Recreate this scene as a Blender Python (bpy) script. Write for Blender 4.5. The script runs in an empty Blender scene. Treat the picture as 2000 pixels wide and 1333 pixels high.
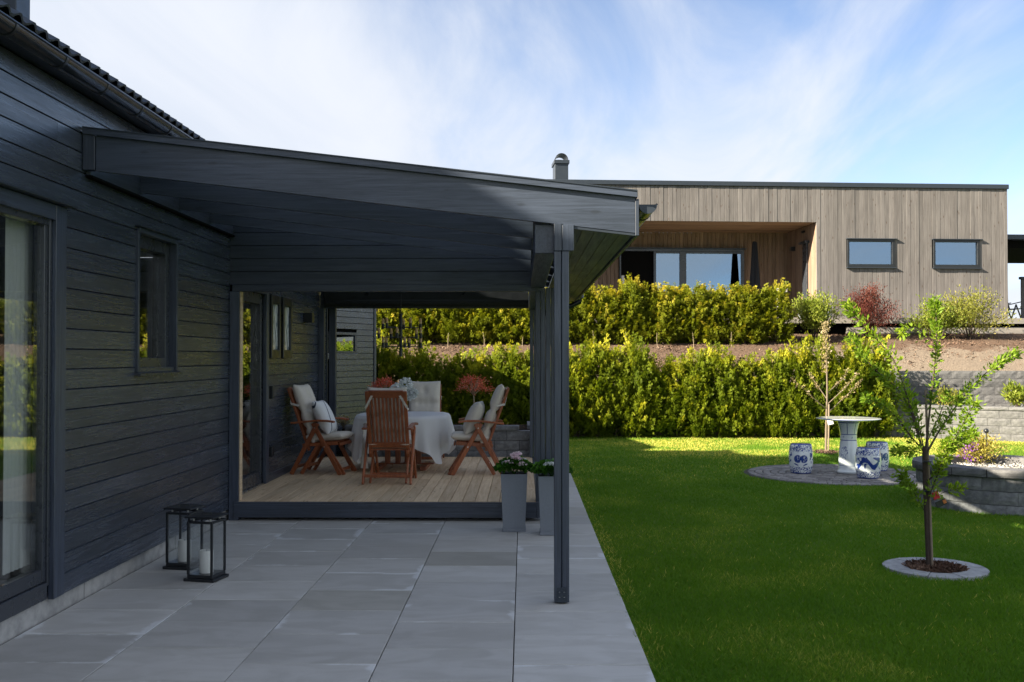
import bpy, math, random
import numpy as np
from mathutils import Vector, Matrix

R = math.radians
S = bpy.context.scene
COL = S.collection
rnd = random.Random(11)
rng = np.random.default_rng(5)

# ------------------------------------------------------------------ camera
F = 1944.0                       # focal length in pixels of the 2000 px wide photograph
CAMZ = 1.7
TH, PS = math.atan(32.5 / F), math.atan(22 / F)
cam = bpy.data.cameras.new('camera'); cam.sensor_width = 36; cam.lens = 36 * F / 2000; cam.clip_end = 3000
camo = bpy.data.objects.new('camera', cam); COL.objects.link(camo)
camo.location = (0, 0, CAMZ); camo.rotation_euler = (math.pi / 2 + TH, 0, PS)
S.camera = camo

# ------------------------------------------------------------------ sun, sky, exposure
SUN_A, SUN_S = R(22), 0.553      # azimuth off the x axis, drop per metre of x
SUN_EL = math.atan(SUN_S * math.cos(SUN_A))
sun = bpy.data.lights.new('sun', 'SUN'); sun.energy = 4.0; sun.angle = R(0.55); sun.color = (1, .88, .68)
suno = bpy.data.objects.new('sun', sun); COL.objects.link(suno); suno.location = (-30, -10, 20)
sdir = Vector((math.cos(SUN_A), math.sin(SUN_A), -math.tan(SUN_EL)))
suno.rotation_euler = sdir.to_track_quat('-Z', 'Y').to_euler()
W = bpy.data.worlds.new('World'); S.world = W; W.use_nodes = True
S.view_settings.view_transform = 'Standard'; S.view_settings.look = 'None'
S.view_settings.gamma = 1; S.view_settings.use_curve_mapping = False
S.view_settings.exposure = 2.4
S.render.engine = 'CYCLES'
S.cycles.use_denoising = True
S.cycles.max_bounces = 8; S.cycles.transparent_max_bounces = 16
S.cycles.caustics_reflective = False; S.cycles.caustics_refractive = False


def nd(nt, typ, ins=None, **props):
    n = nt.nodes.new('ShaderNode' + typ)
    for k, v in props.items():
        setattr(n, k, v)
    for k, v in (ins or {}).items():
        s = n.inputs[k]
        if isinstance(v, bpy.types.NodeSocket):
            nt.links.new(v, s)
        else:
            s.default_value = v
    return n


def mth(nt, op, a, b=0.0, c=None, clamp=False):
    n = nd(nt, 'Math', operation=op, use_clamp=clamp)
    for i, v in enumerate((a, b, c)):
        if v is None: continue
        if isinstance(v, bpy.types.NodeSocket): nt.links.new(v, n.inputs[i])
        else: n.inputs[i].default_value = v
    return n.outputs[0]


def c4(c): return (c[0], c[1], c[2], 1.0)


def mixc(nt, fac, a, b, blend='MIX'):
    n = nd(nt, 'Mix', data_type='RGBA', blend_type=blend)
    for i, v in ((0, fac), (6, a), (7, b)):
        if isinstance(v, bpy.types.NodeSocket): nt.links.new(v, n.inputs[i])
        else: n.inputs[i].default_value = v if i == 0 else c4(v)
    return n.outputs[2]


def ramp(nt, fac, p0, p1, v0=0.0, v1=1.0, smooth=True):
    n = nd(nt, 'MapRange', {'Value': fac, 'From Min': p0, 'From Max': p1, 'To Min': v0, 'To Max': v1},
           interpolation_type='SMOOTHSTEP' if smooth else 'LINEAR')
    return n.outputs[0]


def sky():
    nt = W.node_tree; nt.nodes.clear()
    out = nd(nt, 'OutputWorld'); bg = nd(nt, 'Background', {'Strength': 0.05})
    nt.links.new(bg.outputs[0], out.inputs[0])
    sk = nd(nt, 'TexSky', sky_type='NISHITA', sun_disc=False)
    sk.sun_elevation = SUN_EL; sk.sun_rotation = R(270) - SUN_A; sk.air_density = .6; sk.dust_density = .1; sk.ozone_density = 1.0
    g = nd(nt, 'TexCoord').outputs['Generated']
    sp = nd(nt, 'SeparateXYZ', {0: g})
    z = mth(nt, 'ADD', mth(nt, 'MAXIMUM', sp.outputs[2], 0.0), 0.22)
    x = mth(nt, 'DIVIDE', sp.outputs[0], z); y = mth(nt, 'DIVIDE', sp.outputs[1], z)
    v = nd(nt, 'CombineXYZ', {0: x, 1: y, 2: 0.0}).outputs[0]
    # two layers of cirrus: a broad bank and streaky wisps drawn along one wind direction
    m1 = nd(nt, 'Mapping', {'Vector': v, 'Location': (0.62, 0.18, 0), 'Rotation': (0, 0, R(-20)), 'Scale': (.55, .42, 1)})
    n1 = nd(nt, 'TexNoise', {'Vector': m1.outputs[0], 'Scale': 1.0, 'Detail': 5.0, 'Roughness': .5, 'Distortion': .35})
    m2 = nd(nt, 'Mapping', {'Vector': v, 'Location': (3.1, 1.7, 0), 'Rotation': (0, 0, R(-58)), 'Scale': (1.7, .6, 1)})
    n2 = nd(nt, 'TexNoise', {'Vector': m2.outputs[0], 'Scale': 1.3, 'Detail': 9.0, 'Roughness': .58, 'Distortion': .9})
    # a bank of cloud to the north whose upper edge slants down eastwards; broken cloud over the rest of the sky
    g1 = mth(nt, 'SUBTRACT', .98, mth(nt, 'ADD', sp.outputs[0], mth(nt, 'MULTIPLY', sp.outputs[2], 2.73)))
    g1 = mth(nt, 'MINIMUM', mth(nt, 'MAXIMUM', g1, -.6), .7)
    fw = ramp(nt, sp.outputs[1], .25, .8)
    g2 = mth(nt, 'ADD', mth(nt, 'MULTIPLY', g1, fw), mth(nt, 'MULTIPLY', mth(nt, 'SUBTRACT', 1.0, fw), .24))
    w1 = mth(nt, 'MULTIPLY', mth(nt, 'SUBTRACT', n1.outputs[0], .5), 1.3)
    w2 = mth(nt, 'MULTIPLY', mth(nt, 'SUBTRACT', n2.outputs[0], .5), 1.15)
    a = mth(nt, 'ADD', mth(nt, 'ADD', g2, w1), w2)
    k = ramp(nt, a, -.40, .50, 0.0, .98)
    cl = mixc(nt, ramp(nt, n2.outputs[0], .3, .7), (2.95, 3.2, 3.65), (3.45, 3.6, 3.9))
    nt.links.new(mixc(nt, k, sk.outputs[0], cl), bg.inputs[0])


sky()


# ------------------------------------------------------------------ pixel -> direction -> place
def ray(px, py):
    u, v = (px - 1000) / F, (666.5 - py) / F
    y = math.cos(TH) - v * math.sin(TH); z = math.sin(TH) + v * math.cos(TH)
    return Vector((u * math.cos(PS) - y * math.sin(PS), u * math.sin(PS) + y * math.cos(PS), z))


def at_y(px, py, Y):
    d = ray(px, py); t = Y / d.y; return Vector((d.x * t, Y, CAMZ + d.z * t))


def at_x(px, py, X):
    d = ray(px, py); t = X / d.x; return Vector((X, d.y * t, CAMZ + d.z * t))


def at_z(px, py, Z=0.0):
    d = ray(px, py); t = (Z - CAMZ) / d.z; return Vector((d.x * t, d.y * t, Z))


# ------------------------------------------------------------------ materials
M = {}


def newmat(name):
    m = bpy.data.materials.new(name); m.use_nodes = True
    nt = m.node_tree; nt.nodes.clear()
    out = nd(nt, 'OutputMaterial'); M[name] = m
    return m, nt, out


def bsdf(nt, out, col, rough=.6, spec=.5, metal=0.0, normal=None, **kw):
    b = nd(nt, 'BsdfPrincipled', {'Metallic': metal})
    for k, v in (('Base Color', col), ('Roughness', rough), ('Specular IOR Level', spec)):
        if isinstance(v, bpy.types.NodeSocket): nt.links.new(v, b.inputs[k])
        else: b.inputs[k].default_value = c4(v) if k == 'Base Color' else v
    for k, v in kw.items(): b.inputs[k].default_value = v
    if normal is not None: nt.links.new(normal, b.inputs['Normal'])
    nt.links.new(b.outputs[0], out.inputs[0])
    return b


def plain(name, col, rough=.5, spec=.5, metal=0.0, var=.12, scale=9, bump=.0):
    m, nt, out = newmat(name)
    oc = nd(nt, 'TexCoord').outputs['Object']
    n = nd(nt, 'TexNoise', {'Vector': oc, 'Scale': scale, 'Detail': 5.0, 'Roughness': .6})
    c = mixc(nt, n.outputs[0], [x * (1 - var) for x in col], [min(1, x * (1 + var)) for x in col])
    r = ramp(nt, n.outputs[0], .3, .7, max(.02, rough - .07), rough + .07)
    nrm = None
    if bump:
        n2 = nd(nt, 'TexNoise', {'Vector': oc, 'Scale': scale * 12, 'Detail': 4.0})
        nrm = nd(nt, 'Bump', {'Height': n2.outputs[0], 'Strength': bump, 'Distance': .004}).outputs[0]
    bsdf(nt, out, c, r, spec, metal, nrm)
    return m


def wood(name, c1, c2, axis, rough=.55, spec=.4, fine=60, bump=.35, rand=.25, knots=0.0, dark=(.02, .015, .01)):
    """grain drawn out along one axis, shifted and toned board by board"""
    m, nt, out = newmat(name)
    oc = nd(nt, 'TexCoord').outputs['Object']; oi = nd(nt, 'ObjectInfo').outputs['Random']
    off = nd(nt, 'CombineXYZ', {0: mth(nt, 'MULTIPLY', oi, 37.0), 1: mth(nt, 'MULTIPLY', oi, 91.0), 2: mth(nt, 'MULTIPLY', oi, 53.0)})
    v = nd(nt, 'VectorMath', {0: oc, 1: off.outputs[0]}, operation='ADD').outputs[0]
    sc = [fine, fine, fine]; sc['xyz'.index(axis)] = fine * .045
    mp = nd(nt, 'Mapping', {'Vector': v, 'Scale': sc}).outputs[0]
    g = nd(nt, 'TexNoise', {'Vector': mp, 'Scale': 1.0, 'Detail': 6.0, 'Roughness': .65, 'Distortion': .6}).outputs[0]
    sc2 = [3.0] * 3; sc2['xyz'.index(axis)] = .8
    b = nd(nt, 'TexNoise', {'Vector': nd(nt, 'Mapping', {'Vector': v, 'Scale': sc2}).outputs[0], 'Scale': 1.6, 'Detail': 4.0}).outputs[0]
    f = mth(nt, 'ADD', mth(nt, 'MULTIPLY', g, .65), mth(nt, 'MULTIPLY', b, .35))
    c = mixc(nt, ramp(nt, f, .32, .68), c1, c2)
    tone = ramp(nt, oi, 0, 1, 1 - rand, 1 + rand, False)
    c = mixc(nt, 1.0, c, nd(nt, 'CombineColor', {0: tone, 1: tone, 2: tone}).outputs[0], 'MULTIPLY')
    if knots:
        sc3 = [9.0] * 3; sc3['xyz'.index(axis)] = 3.2
        vo = nd(nt, 'TexVoronoi', {'Vector': nd(nt, 'Mapping', {'Vector': v, 'Scale': sc3}).outputs[0], 'Scale': 1.0}).outputs[0]
        c = mixc(nt, ramp(nt, vo, .16, .07, 0, knots), c, dark)
    nrm = nd(nt, 'Bump', {'Height': g, 'Strength': bump, 'Distance': .003}).outputs[0]
    bsdf(nt, out, c, ramp(nt, f, .3, .7, rough + .1, rough - .08), spec, 0.0, nrm)
    return m


def glass(name, tint, refl, rough=.0, gl=(1, 1, 1)):
    m, nt, out = newmat(name)
    bf = nd(nt, 'NewGeometry').outputs['Backfacing']           # leaving the pane reflects like entering it
    fr = nd(nt, 'Fresnel', {'IOR': mth(nt, 'SUBTRACT', 1.5, mth(nt, 'MULTIPLY', bf, 1.5 - 1 / 1.5))}).outputs[0]
    k = mth(nt, 'MAXIMUM', mth(nt, 'MULTIPLY', fr, 1.4), refl, clamp=True)
    t = nd(nt, 'BsdfTransparent', {'Color': c4(tint)}).outputs[0]
    g = nd(nt, 'BsdfGlossy', {'Color': c4(gl), 'Roughness': rough}).outputs[0]
    x = nd(nt, 'MixShader', {0: k, 1: t, 2: g}).outputs[0]
    nt.links.new(x, out.inputs[0])
    return m


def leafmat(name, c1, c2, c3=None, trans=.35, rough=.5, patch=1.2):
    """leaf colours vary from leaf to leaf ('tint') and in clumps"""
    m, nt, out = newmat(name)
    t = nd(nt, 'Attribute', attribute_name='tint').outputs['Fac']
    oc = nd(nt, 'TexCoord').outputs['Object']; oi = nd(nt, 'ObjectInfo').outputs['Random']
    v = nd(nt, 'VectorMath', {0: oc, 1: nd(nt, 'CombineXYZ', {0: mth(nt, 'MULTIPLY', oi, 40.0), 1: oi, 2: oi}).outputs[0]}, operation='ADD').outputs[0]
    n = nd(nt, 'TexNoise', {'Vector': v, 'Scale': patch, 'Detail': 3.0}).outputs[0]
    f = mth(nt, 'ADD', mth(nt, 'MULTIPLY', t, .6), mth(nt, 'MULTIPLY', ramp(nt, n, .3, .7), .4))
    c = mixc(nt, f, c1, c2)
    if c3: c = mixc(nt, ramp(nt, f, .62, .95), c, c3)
    d = nd(nt, 'BsdfPrincipled', {'Base Color': c, 'Roughness': rough, 'Specular IOR Level': .15}).outputs[0]
    tr = nd(nt, 'BsdfTranslucent', {'Color': mixc(nt, 1.0, c, (1.25, 1.2, .6), 'MULTIPLY')}).outputs[0]
    nt.links.new(nd(nt, 'MixShader', {0: trans, 1: d, 2: tr}).outputs[0], out.inputs[0])
    return m


def stone(name, c1, c2, scale=14, bump=.6, rand=.18, rough=.85, spec=.25):
    m, nt, out = newmat(name)
    oc = nd(nt, 'TexCoord').outputs['Object']; oi = nd(nt, 'ObjectInfo').outputs['Random']
    off = nd(nt, 'CombineXYZ', {0: mth(nt, 'MULTIPLY', oi, 31.0), 1: mth(nt, 'MULTIPLY', oi, 17.0), 2: oi}).outputs[0]
    v = nd(nt, 'VectorMath', {0: oc, 1: off}, operation='ADD').outputs[0]
    n = nd(nt, 'TexNoise', {'Vector': v, 'Scale': scale, 'Detail': 8.0, 'Roughness': .65}).outputs[0]
    n2 = nd(nt, 'TexNoise', {'Vector': v, 'Scale': scale * 6, 'Detail': 4.0}).outputs[0]
    c = mixc(nt, ramp(nt, n, .3, .7), c1, c2)
    tone = ramp(nt, oi, 0, 1, 1 - rand, 1 + rand, False)
    c = mixc(nt, 1.0, c, nd(nt, 'CombineColor', {0: tone, 1: tone, 2: tone}).outputs[0], 'MULTIPLY')
    h = mth(nt, 'ADD', n, mth(nt, 'MULTIPLY', n2, .5))
    nrm = nd(nt, 'Bump', {'Height': h, 'Strength': bump, 'Distance': .012}).outputs[0]
    bsdf(nt, out, c, rough, spec, 0, nrm)
    return m


def slabmat(name, c1, c2, effl):
    m, nt, out = newmat(name)
    oc = nd(nt, 'TexCoord').outputs['Object']; oi = nd(nt, 'ObjectInfo').outputs['Random']
    off = nd(nt, 'CombineXYZ', {0: mth(nt, 'MULTIPLY', oi, 61.0), 1: mth(nt, 'MULTIPLY', oi, 23.0), 2: oi}).outputs[0]
    v = nd(nt, 'VectorMath', {0: oc, 1: off}, operation='ADD').outputs[0]
    n = nd(nt, 'TexNoise', {'Vector': nd(nt, 'Mapping', {'Vector': v, 'Scale': (1.6, 3.6, 1)}).outputs[0], 'Scale': 1.5, 'Detail': 6.0, 'Roughness': .55, 'Distortion': 1.3}).outputs[0]
    fn = nd(nt, 'TexNoise', {'Vector': v, 'Scale': 130.0, 'Detail': 5.0, 'Roughness': .7}).outputs[0]
    c = mixc(nt, ramp(nt, n, .34, .66), c1, c2)
    c = mixc(nt, mth(nt, 'MULTIPLY', fn, .35), c, [x * .72 for x in c1])
    tone = ramp(nt, oi, 0, 1, .86, 1.12, False)
    c = mixc(nt, 1.0, c, nd(nt, 'CombineColor', {0: tone, 1: tone, 2: tone}).outputs[0], 'MULTIPLY')
    if effl:                                                    # lime bloom creeping in from the joints
        sp = nd(nt, 'SeparateXYZ', {0: oc})
        ex = mth(nt, 'DIVIDE', mth(nt, 'ABSOLUTE', sp.outputs[0]), .375); ey = mth(nt, 'DIVIDE', mth(nt, 'ABSOLUTE', sp.outputs[1]), .288)
        e = mth(nt, 'MAXIMUM', ex, ey)
        nn = nd(nt, 'TexNoise', {'Vector': v, 'Scale': 4.5, 'Detail': 9.0, 'Roughness': .7, 'Distortion': .7}).outputs[0]
        n3 = nd(nt, 'TexNoise', {'Vector': v, 'Scale': 2.3, 'Detail': 2.0}).outputs[0]
        k = mth(nt, 'ADD', mth(nt, 'MULTIPLY', ramp(nt, e, .70, 1.02), ramp(nt, n3, .38, .66, .05, .62)), mth(nt, 'SUBTRACT', nn, .5))
        k = mth(nt, 'ADD', k, ramp(nt, mth(nt, 'FRACT', mth(nt, 'MULTIPLY', oi, 7.31)), .45, .95, -.30, .02))
        c = mixc(nt, ramp(nt, k, .25, .52, 0, .55), c, (.74, .76, .78))
    dk = nd(nt, 'TexNoise', {'Vector': v, 'Scale': 2.2, 'Detail': 7.0, 'Roughness': .6}).outputs[0]
    c = mixc(nt, ramp(nt, dk, .58, .75, 0, .3), c, [x * .6 for x in c1])
    nrm = nd(nt, 'Bump', {'Height': fn, 'Strength': .25, 'Distance': .002}).outputs[0]
    bsdf(nt, out, c, ramp(nt, n, .3, .7, .6, .82), .35, 0, nrm)
    return m


def groundmat(name, cols, scale, bump=.5, dist=.02, big=.6):
    m, nt, out = newmat(name)
    oc = nd(nt, 'TexCoord').outputs['Object']
    n = nd(nt, 'TexNoise', {'Vector': oc, 'Scale': scale, 'Detail': 8.0, 'Roughness': .7}).outputs[0]
    b = nd(nt, 'TexNoise', {'Vector': oc, 'Scale': big, 'Detail': 4.0}).outputs[0]
    c = mixc(nt, ramp(nt, n, .3, .7), cols[0], cols[1])
    c = mixc(nt, ramp(nt, b, .35, .65, 0, .6), c, cols[2])
    nrm = nd(nt, 'Bump', {'Height': n, 'Strength': bump, 'Distance': dist}).outputs[0]
    bsdf(nt, out, c, .9, .15, 0, nrm)
    return m


wood('dark_cladding', (.018, .025, .038), (.058, .070, .096), 'y', .28, .9, 48, .8, .2, .45, (.014, .016, .02))
wood('dark_beam', (.020, .028, .044), (.054, .068, .100), 'x', .36, .65, 48, .6, .16, .5, (.012, .014, .018))
wood('dark_beam_long', (.020, .028, .044), (.054, .068, .100), 'y', .36, .65, 48, .6, .16, .5, (.012, .014, .018))
wood('dark_upright', (.020, .028, .044), (.054, .068, .100), 'z', .36, .65, 48, .6, .16, .5, (.012, .014, .018))
wood('grey_cladding', (.118, .110, .110), (.19, .178, .176), 'z', .8, .15, 40, .5, .13, .8, (.085, .06, .048))
wood('recess_cladding', (.17, .115, .083), (.27, .19, .14), 'z', .75, .2, 34, .5, .22, .7, (.08, .045, .03))
wood('recess_ceiling', (.20, .125, .08), (.30, .195, .13), 'x', .75, .2, 34, .4, .2)
wood('deck_wood', (.52, .375, .235), (.70, .545, .365), 'y', .7, .25, 40, .4, .16, .5, (.14, .09, .05))
wood('terrace_wood', (.22, .205, .19), (.34, .315, .29), 'x', .8, .2, 40, .4, .1)
wood('teak', (.20, .055, .019), (.37, .115, .042), 'z', .38, .5, 50, .2, .16)
plain('black_metal', (.014, .016, .019), .34, .5, 0, .2)
plain('dark_flashing', (.035, .045, .06), .38, .5, .3, .1)
plain('gutter_metal', (.016, .018, .022), .2, .6, .1, .15)
plain('roof_tile', (.035, .04, .05), .42, .5, 0, .3, 14, .4)
plain('frame_paint', (.035, .04, .05), .3, .6, 0, .12)
plain('room_dark', (.05, .048, .045), .8)
plain('curtain', (.72, .71, .68), .9, .1, 0, .06)
plain('steel', (.5, .5, .5), .3, .5, 1)
plain('canvas_dark', (.02, .022, .028), .8, .2)
plain('candle', (.86, .85, .8), .45, .4, 0, .02)
plain('linen', (.66, .61, .54), .9, .15, 0, .1, 30, .5)
plain('linen_grey', (.66, .63, .58), .9, .15, 0, .08, 30, .5)
plain('linen_dark', (.33, .30, .26), .9, .15, 0, .1, 30)
plain('throw_wool', (.72, .70, .64), .95, .1, 0, .1, 40, .8)
plain('planter_zinc', (.20, .222, .255), .6, .4, 0, .16, 55, .5)
plain('soil', (.03, .02, .014), .95, .1, 0, .4, 60, .8)
plain('bark', (.075, .055, .045), .85, .2, 0, .45, 40, .8)
plain('bark_pale', (.17, .135, .10), .8, .2, 0, .3, 40, .6)
plain('stem_pale', (.36, .29, .2), .8, .2, 0, .2, 40)
plain('twig_red', (.12, .05, .04), .8, .2)
plain('stake', (.24, .19, .14), .85, .2, 0, .3, 20)
plain('paper_white', (.8, .8, .8), .6)
plain('paper_red', (.5, .02, .03), .5)
plain('paper_orange', (.55, .17, .04), .5)
plain('bulb_amber', (.5, .32, .12), .15, .6)
plain('dark_void', (.006, .006, .006), .9, .05)
plain('cobalt', (.03, .06, .28), .15, .6)
plain('pot_pale', (.5, .49, .47), .7)
stone('foundation', (.27, .265, .255), (.42, .41, .39), 9, .35)
stone('block_grey', (.095, .095, .099), (.155, .154, .158), 16, .6, .14)
stone('block_dark', (.12, .122, .128), (.22, .222, .228), 16, .6, .14)
stone('paver_small', (.17, .16, .155), (.28, .265, .255), 22, .5, .3)
stone('ring_stone', (.28, .285, .295), (.43, .43, .44), 18, .5, .08)
slabmat('slab', (.45, .44, .415), (.53, .52, .50), True)
slabmat('slab_dark', (.36, .35, .315), (.43, .415, .38), False)
groundmat('joint_sand', ((.05, .048, .045), (.11, .105, .095), (.07, .065, .06)), 60)
groundmat('lawn_soil', ((.08, .155, .015), (.14, .225, .022), (.12, .19, .02)), 45, .6, .02, .5)
groundmat('field', ((.06, .09, .02), (.10, .13, .03), (.09, .10, .03)), 3)
groundmat('white_gravel', ((.28, .27, .26), (.48, .47, .45), (.38, .37, .35)), 55, 1.0, .03)
glass('window_glass', (.86, .88, .88), .06)
glass('mirror_glass', (.35, .38, .4), .36, 0, (.62, .82, 1.0))
glass('clear_glass', (.95, .96, .96), .03)
glass('roof_glass', (.90, .93, .94), .04)
leafmat('thuja', (.055, .09, .008), (.27, .295, .018), (.50, .42, .05), .42, .55, 2.2)
leafmat('thuja_low', (.045, .085, .008), (.235, .28, .016), (.44, .42, .035), .42, .55, 2.2)
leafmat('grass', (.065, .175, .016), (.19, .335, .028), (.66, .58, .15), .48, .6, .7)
leafmat('leaf_spring', (.11, .20, .016), (.27, .40, .04), (.42, .50, .06), .5, .45, 3)
leafmat('leaf_shrub', (.10, .15, .02), (.24, .28, .04), (.33, .36, .07), .35, .45, 2)
leafmat('leaf_olive', (.13, .15, .03), (.26, .26, .05), (.35, .30, .10), .35, .45, 2)
leafmat('leaf_azalea', (.22, .19, .04), (.42, .37, .06), (.52, .38, .16), .35, .45, 3)
leafmat('leaf_maroon', (.06, .018, .016), (.15, .045, .035), (.22, .08, .06), .3, .5, 3)
leafmat('leaf_maple', (.60, .095, .07), (.82, .22, .16), (.88, .38, .30), .3, .5, 5)
leafmat('leaf_geranium', (.02, .075, .008), (.07, .19, .02), (.11, .26, .03), .25, .45, 6)
leafmat('petal_pink', (.74, .52, .64), (.86, .74, .81), (.9, .85, .88), .08, .6, 9)
leafmat('petal_white', (.70, .74, .76), (.84, .86, .88), (.9, .91, .92), .06, .6, 9)
leafmat('petal_purple', (.16, .05, .30), (.30, .12, .46), (.42, .2, .55), .3, .6, 6)
leafmat('bud_pink', (.22, .17, .08), (.36, .30, .15), (.55, .46, .38), .3, .6, 6)
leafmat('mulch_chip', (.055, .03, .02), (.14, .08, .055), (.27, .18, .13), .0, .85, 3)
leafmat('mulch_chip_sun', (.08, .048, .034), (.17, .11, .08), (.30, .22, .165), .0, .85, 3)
leafmat('pebble', (.26, .25, .24), (.42, .41, .39), (.6, .59, .57), .0, .7, 3)


def cloth_mat():
    m, nt, out = newmat('tablecloth')
    oc = nd(nt, 'TexCoord').outputs['Object']
    n = nd(nt, 'TexNoise', {'Vector': oc, 'Scale': 5.0, 'Detail': 4.0}).outputs[0]
    c = mixc(nt, n, (.84, .85, .87), (.88, .885, .9))
    d = nd(nt, 'BsdfPrincipled', {'Base Color': c, 'Roughness': .9, 'Specular IOR Level': .15}).outputs[0]
    t = nd(nt, 'BsdfTranslucent', {'Color': (.75, .75, .75, 1)}).outputs[0]
    nt.links.new(nd(nt, 'MixShader', {0: .25, 1: d, 2: t}).outputs[0], out.inputs[0])


cloth_mat()


def pillow_print():
    m, nt, out = newmat('pillow_print')
    oc = nd(nt, 'TexCoord').outputs['Object']
    w = nd(nt, 'TexWave', {'Vector': nd(nt, 'Mapping', {'Vector': oc, 'Rotation': (0, R(35), R(20)), 'Location': (.06, 0, .02)}).outputs[0], 'Scale': 1.7, 'Distortion': 5.5, 'Detail': 1.0, 'Detail Scale': .8})
    c = mixc(nt, ramp(nt, w.outputs[1], .972, .99), (.76, .77, .78), (.05, .06, .10))
    bsdf(nt, out, c, .9, .15)


pillow_print()


def porcelain(name, kind):
    """white glaze with cobalt brushwork: borders top and bottom and one painted figure on the belly"""
    m, nt, out = newmat(name)
    oc = nd(nt, 'TexCoord').outputs['Object']
    sp = nd(nt, 'SeparateXYZ', {0: oc}); z = sp.outputs[2]
    ang = mth(nt, 'ARCTAN2', sp.outputs[0], mth(nt, 'MULTIPLY', sp.outputs[1], -1.0))     # 0 faces the lawn side
    v2 = nd(nt, 'CombineXYZ', {0: mth(nt, 'MULTIPLY', ang, .18), 1: z, 2: 0.0}).outputs[0]
    n = nd(nt, 'TexNoise', {'Vector': v2, 'Scale': 32.0, 'Detail': 2.0, 'Distortion': 1.6}).outputs[0]
    n2 = nd(nt, 'TexNoise', {'Vector': v2, 'Scale': 11.0, 'Detail': 3.0, 'Distortion': 1.2}).outputs[0]
    tone = nd(nt, 'TexNoise', {'Vector': v2, 'Scale': 40.0, 'Detail': 2.0}).outputs[0]

    def band(a, b, s=.006): return mth(nt, 'MULTIPLY', ramp(nt, z, a - s, a + s), ramp(nt, z, b + s, b - s))

    def disc(a0, z0, ra, rz, edge=.12):
        da = mth(nt, 'DIVIDE', mth(nt, 'SUBTRACT', ang, a0), ra); dz = mth(nt, 'DIVIDE', mth(nt, 'SUBTRACT', z, z0), rz)
        r = mth(nt, 'SQRT', mth(nt, 'ADD', mth(nt, 'MULTIPLY', da, da), mth(nt, 'MULTIPLY', dz, dz)))
        return ramp(nt, r, 1 + edge, 1 - edge), r

    def mx(*k):
        r = k[0]
        for q in k[1:]: r = mth(nt, 'MAXIMUM', r, q)
        return r
    fil = ramp(nt, n, .47, .53)
    if kind == 'table':
        k = mx(band(.30, .306, .002), band(.475, .486, .003), band(.487, .56) , band(.562, .571, .002))
        k = mth(nt, 'MULTIPLY', band(.489, .56), ramp(nt, n2, .60, .66))
        k = mx(k, band(.476, .487, .003), band(.562, .572, .003), band(.735, .75, .003), band(.105, .112, .002))
        stripes = mth(nt, 'MULTIPLY', ramp(nt, mth(nt, 'ABSOLUTE', mth(nt, 'SINE', mth(nt, 'MULTIPLY', mth(nt, 'ADD', ang, .2), 3.5))), .16, .10), band(.572, .74))
        fl, _ = disc(-.55, .30, .42, .10)
        k = mx(k, stripes, mth(nt, 'MULTIPLY', fl, ramp(nt, n, .52, .57)), mth(nt, 'MULTIPLY', band(.58, .73), ramp(nt, n, .66, .7)))
    else:
        edge = mx(mth(nt, 'MULTIPLY', band(.325, .43), fil), mth(nt, 'MULTIPLY', band(.0, .095), fil), band(.418, .45, .002), band(-.01, .012, .003))
        if kind == 'medallion':
            d1, r1 = disc(-.25, .215, .33, .058); d2, r2 = disc(.25, .215, .33, .058)
            inner = ramp(nt, n, .36, .42, .25, 1)
            sidea = mth(nt, 'MULTIPLY', ramp(nt, mth(nt, 'ABSOLUTE', ang), .75, .85), mth(nt, 'MULTIPLY', band(.15, .31), ramp(nt, n2, .50, .55)))
            arc, ra = disc(0, .165, .55, .045)
            arcs = mth(nt, 'MULTIPLY', mth(nt, 'MULTIPLY', ramp(nt, mth(nt, 'ABSOLUTE', mth(nt, 'SUBTRACT', ra, 1.0)), .2, .12), ramp(nt, z, .152, .146)), ramp(nt, mth(nt, 'ABSOLUTE', ang), .18, .24))
            fig = mx(mth(nt, 'MULTIPLY', mx(d1, d2), inner), sidea, arcs)
        else:                                                  # a winding ribbon of brushwork with curls
            wv = mth(nt, 'ADD', .215, mth(nt, 'MULTIPLY', mth(nt, 'SINE', mth(nt, 'MULTIPLY', mth(nt, 'ADD', ang, .55), 4.6)), .050))
            d = mth(nt, 'ABSOLUTE', mth(nt, 'SUBTRACT', z, mth(nt, 'ADD', wv, mth(nt, 'MULTIPLY', mth(nt, 'SUBTRACT', n2, .5), .06))))
            rib = mth(nt, 'MULTIPLY', ramp(nt, d, .040, .032), ramp(nt, mth(nt, 'ABSOLUTE', ang), 1.0, .92))
            curls = mth(nt, 'MULTIPLY', mth(nt, 'MULTIPLY', band(.12, .30), ramp(nt, n2, .53, .57)), ramp(nt, mth(nt, 'ABSOLUTE', ang), 1.2, 1.05))
            fig = mx(rib, curls)
        k = mx(edge, fig)
    blue = mixc(nt, tone, (.008, .022, .17), (.03, .075, .34))
    c = mixc(nt, k, (.74, .78, .79), blue)
    bsdf(nt, out, c, .12, .6, **{'Coat Weight': .5, 'Coat Roughness': .04})
    return m


porcelain('porcelain_medallion', 'medallion'); porcelain('porcelain_ribbon', 'ribbon'); porcelain('porcelain_table', 'table')


def picture_mat():
    m, nt, out = newmat('picture_print')
    oc = nd(nt, 'TexCoord').outputs['Object']
    n = nd(nt, 'TexNoise', {'Vector': nd(nt, 'Mapping', {'Vector': oc, 'Scale': (1, 9, 3)}).outputs[0], 'Scale': 2.0, 'Detail': 6.0, 'Distortion': .8}).outputs[0]
    c = mixc(nt, ramp(nt, n, .42, .6), (.22, .26, .30), (.72, .74, .76))
    bsdf(nt, out, c, .15, .6)


picture_mat()


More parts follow.
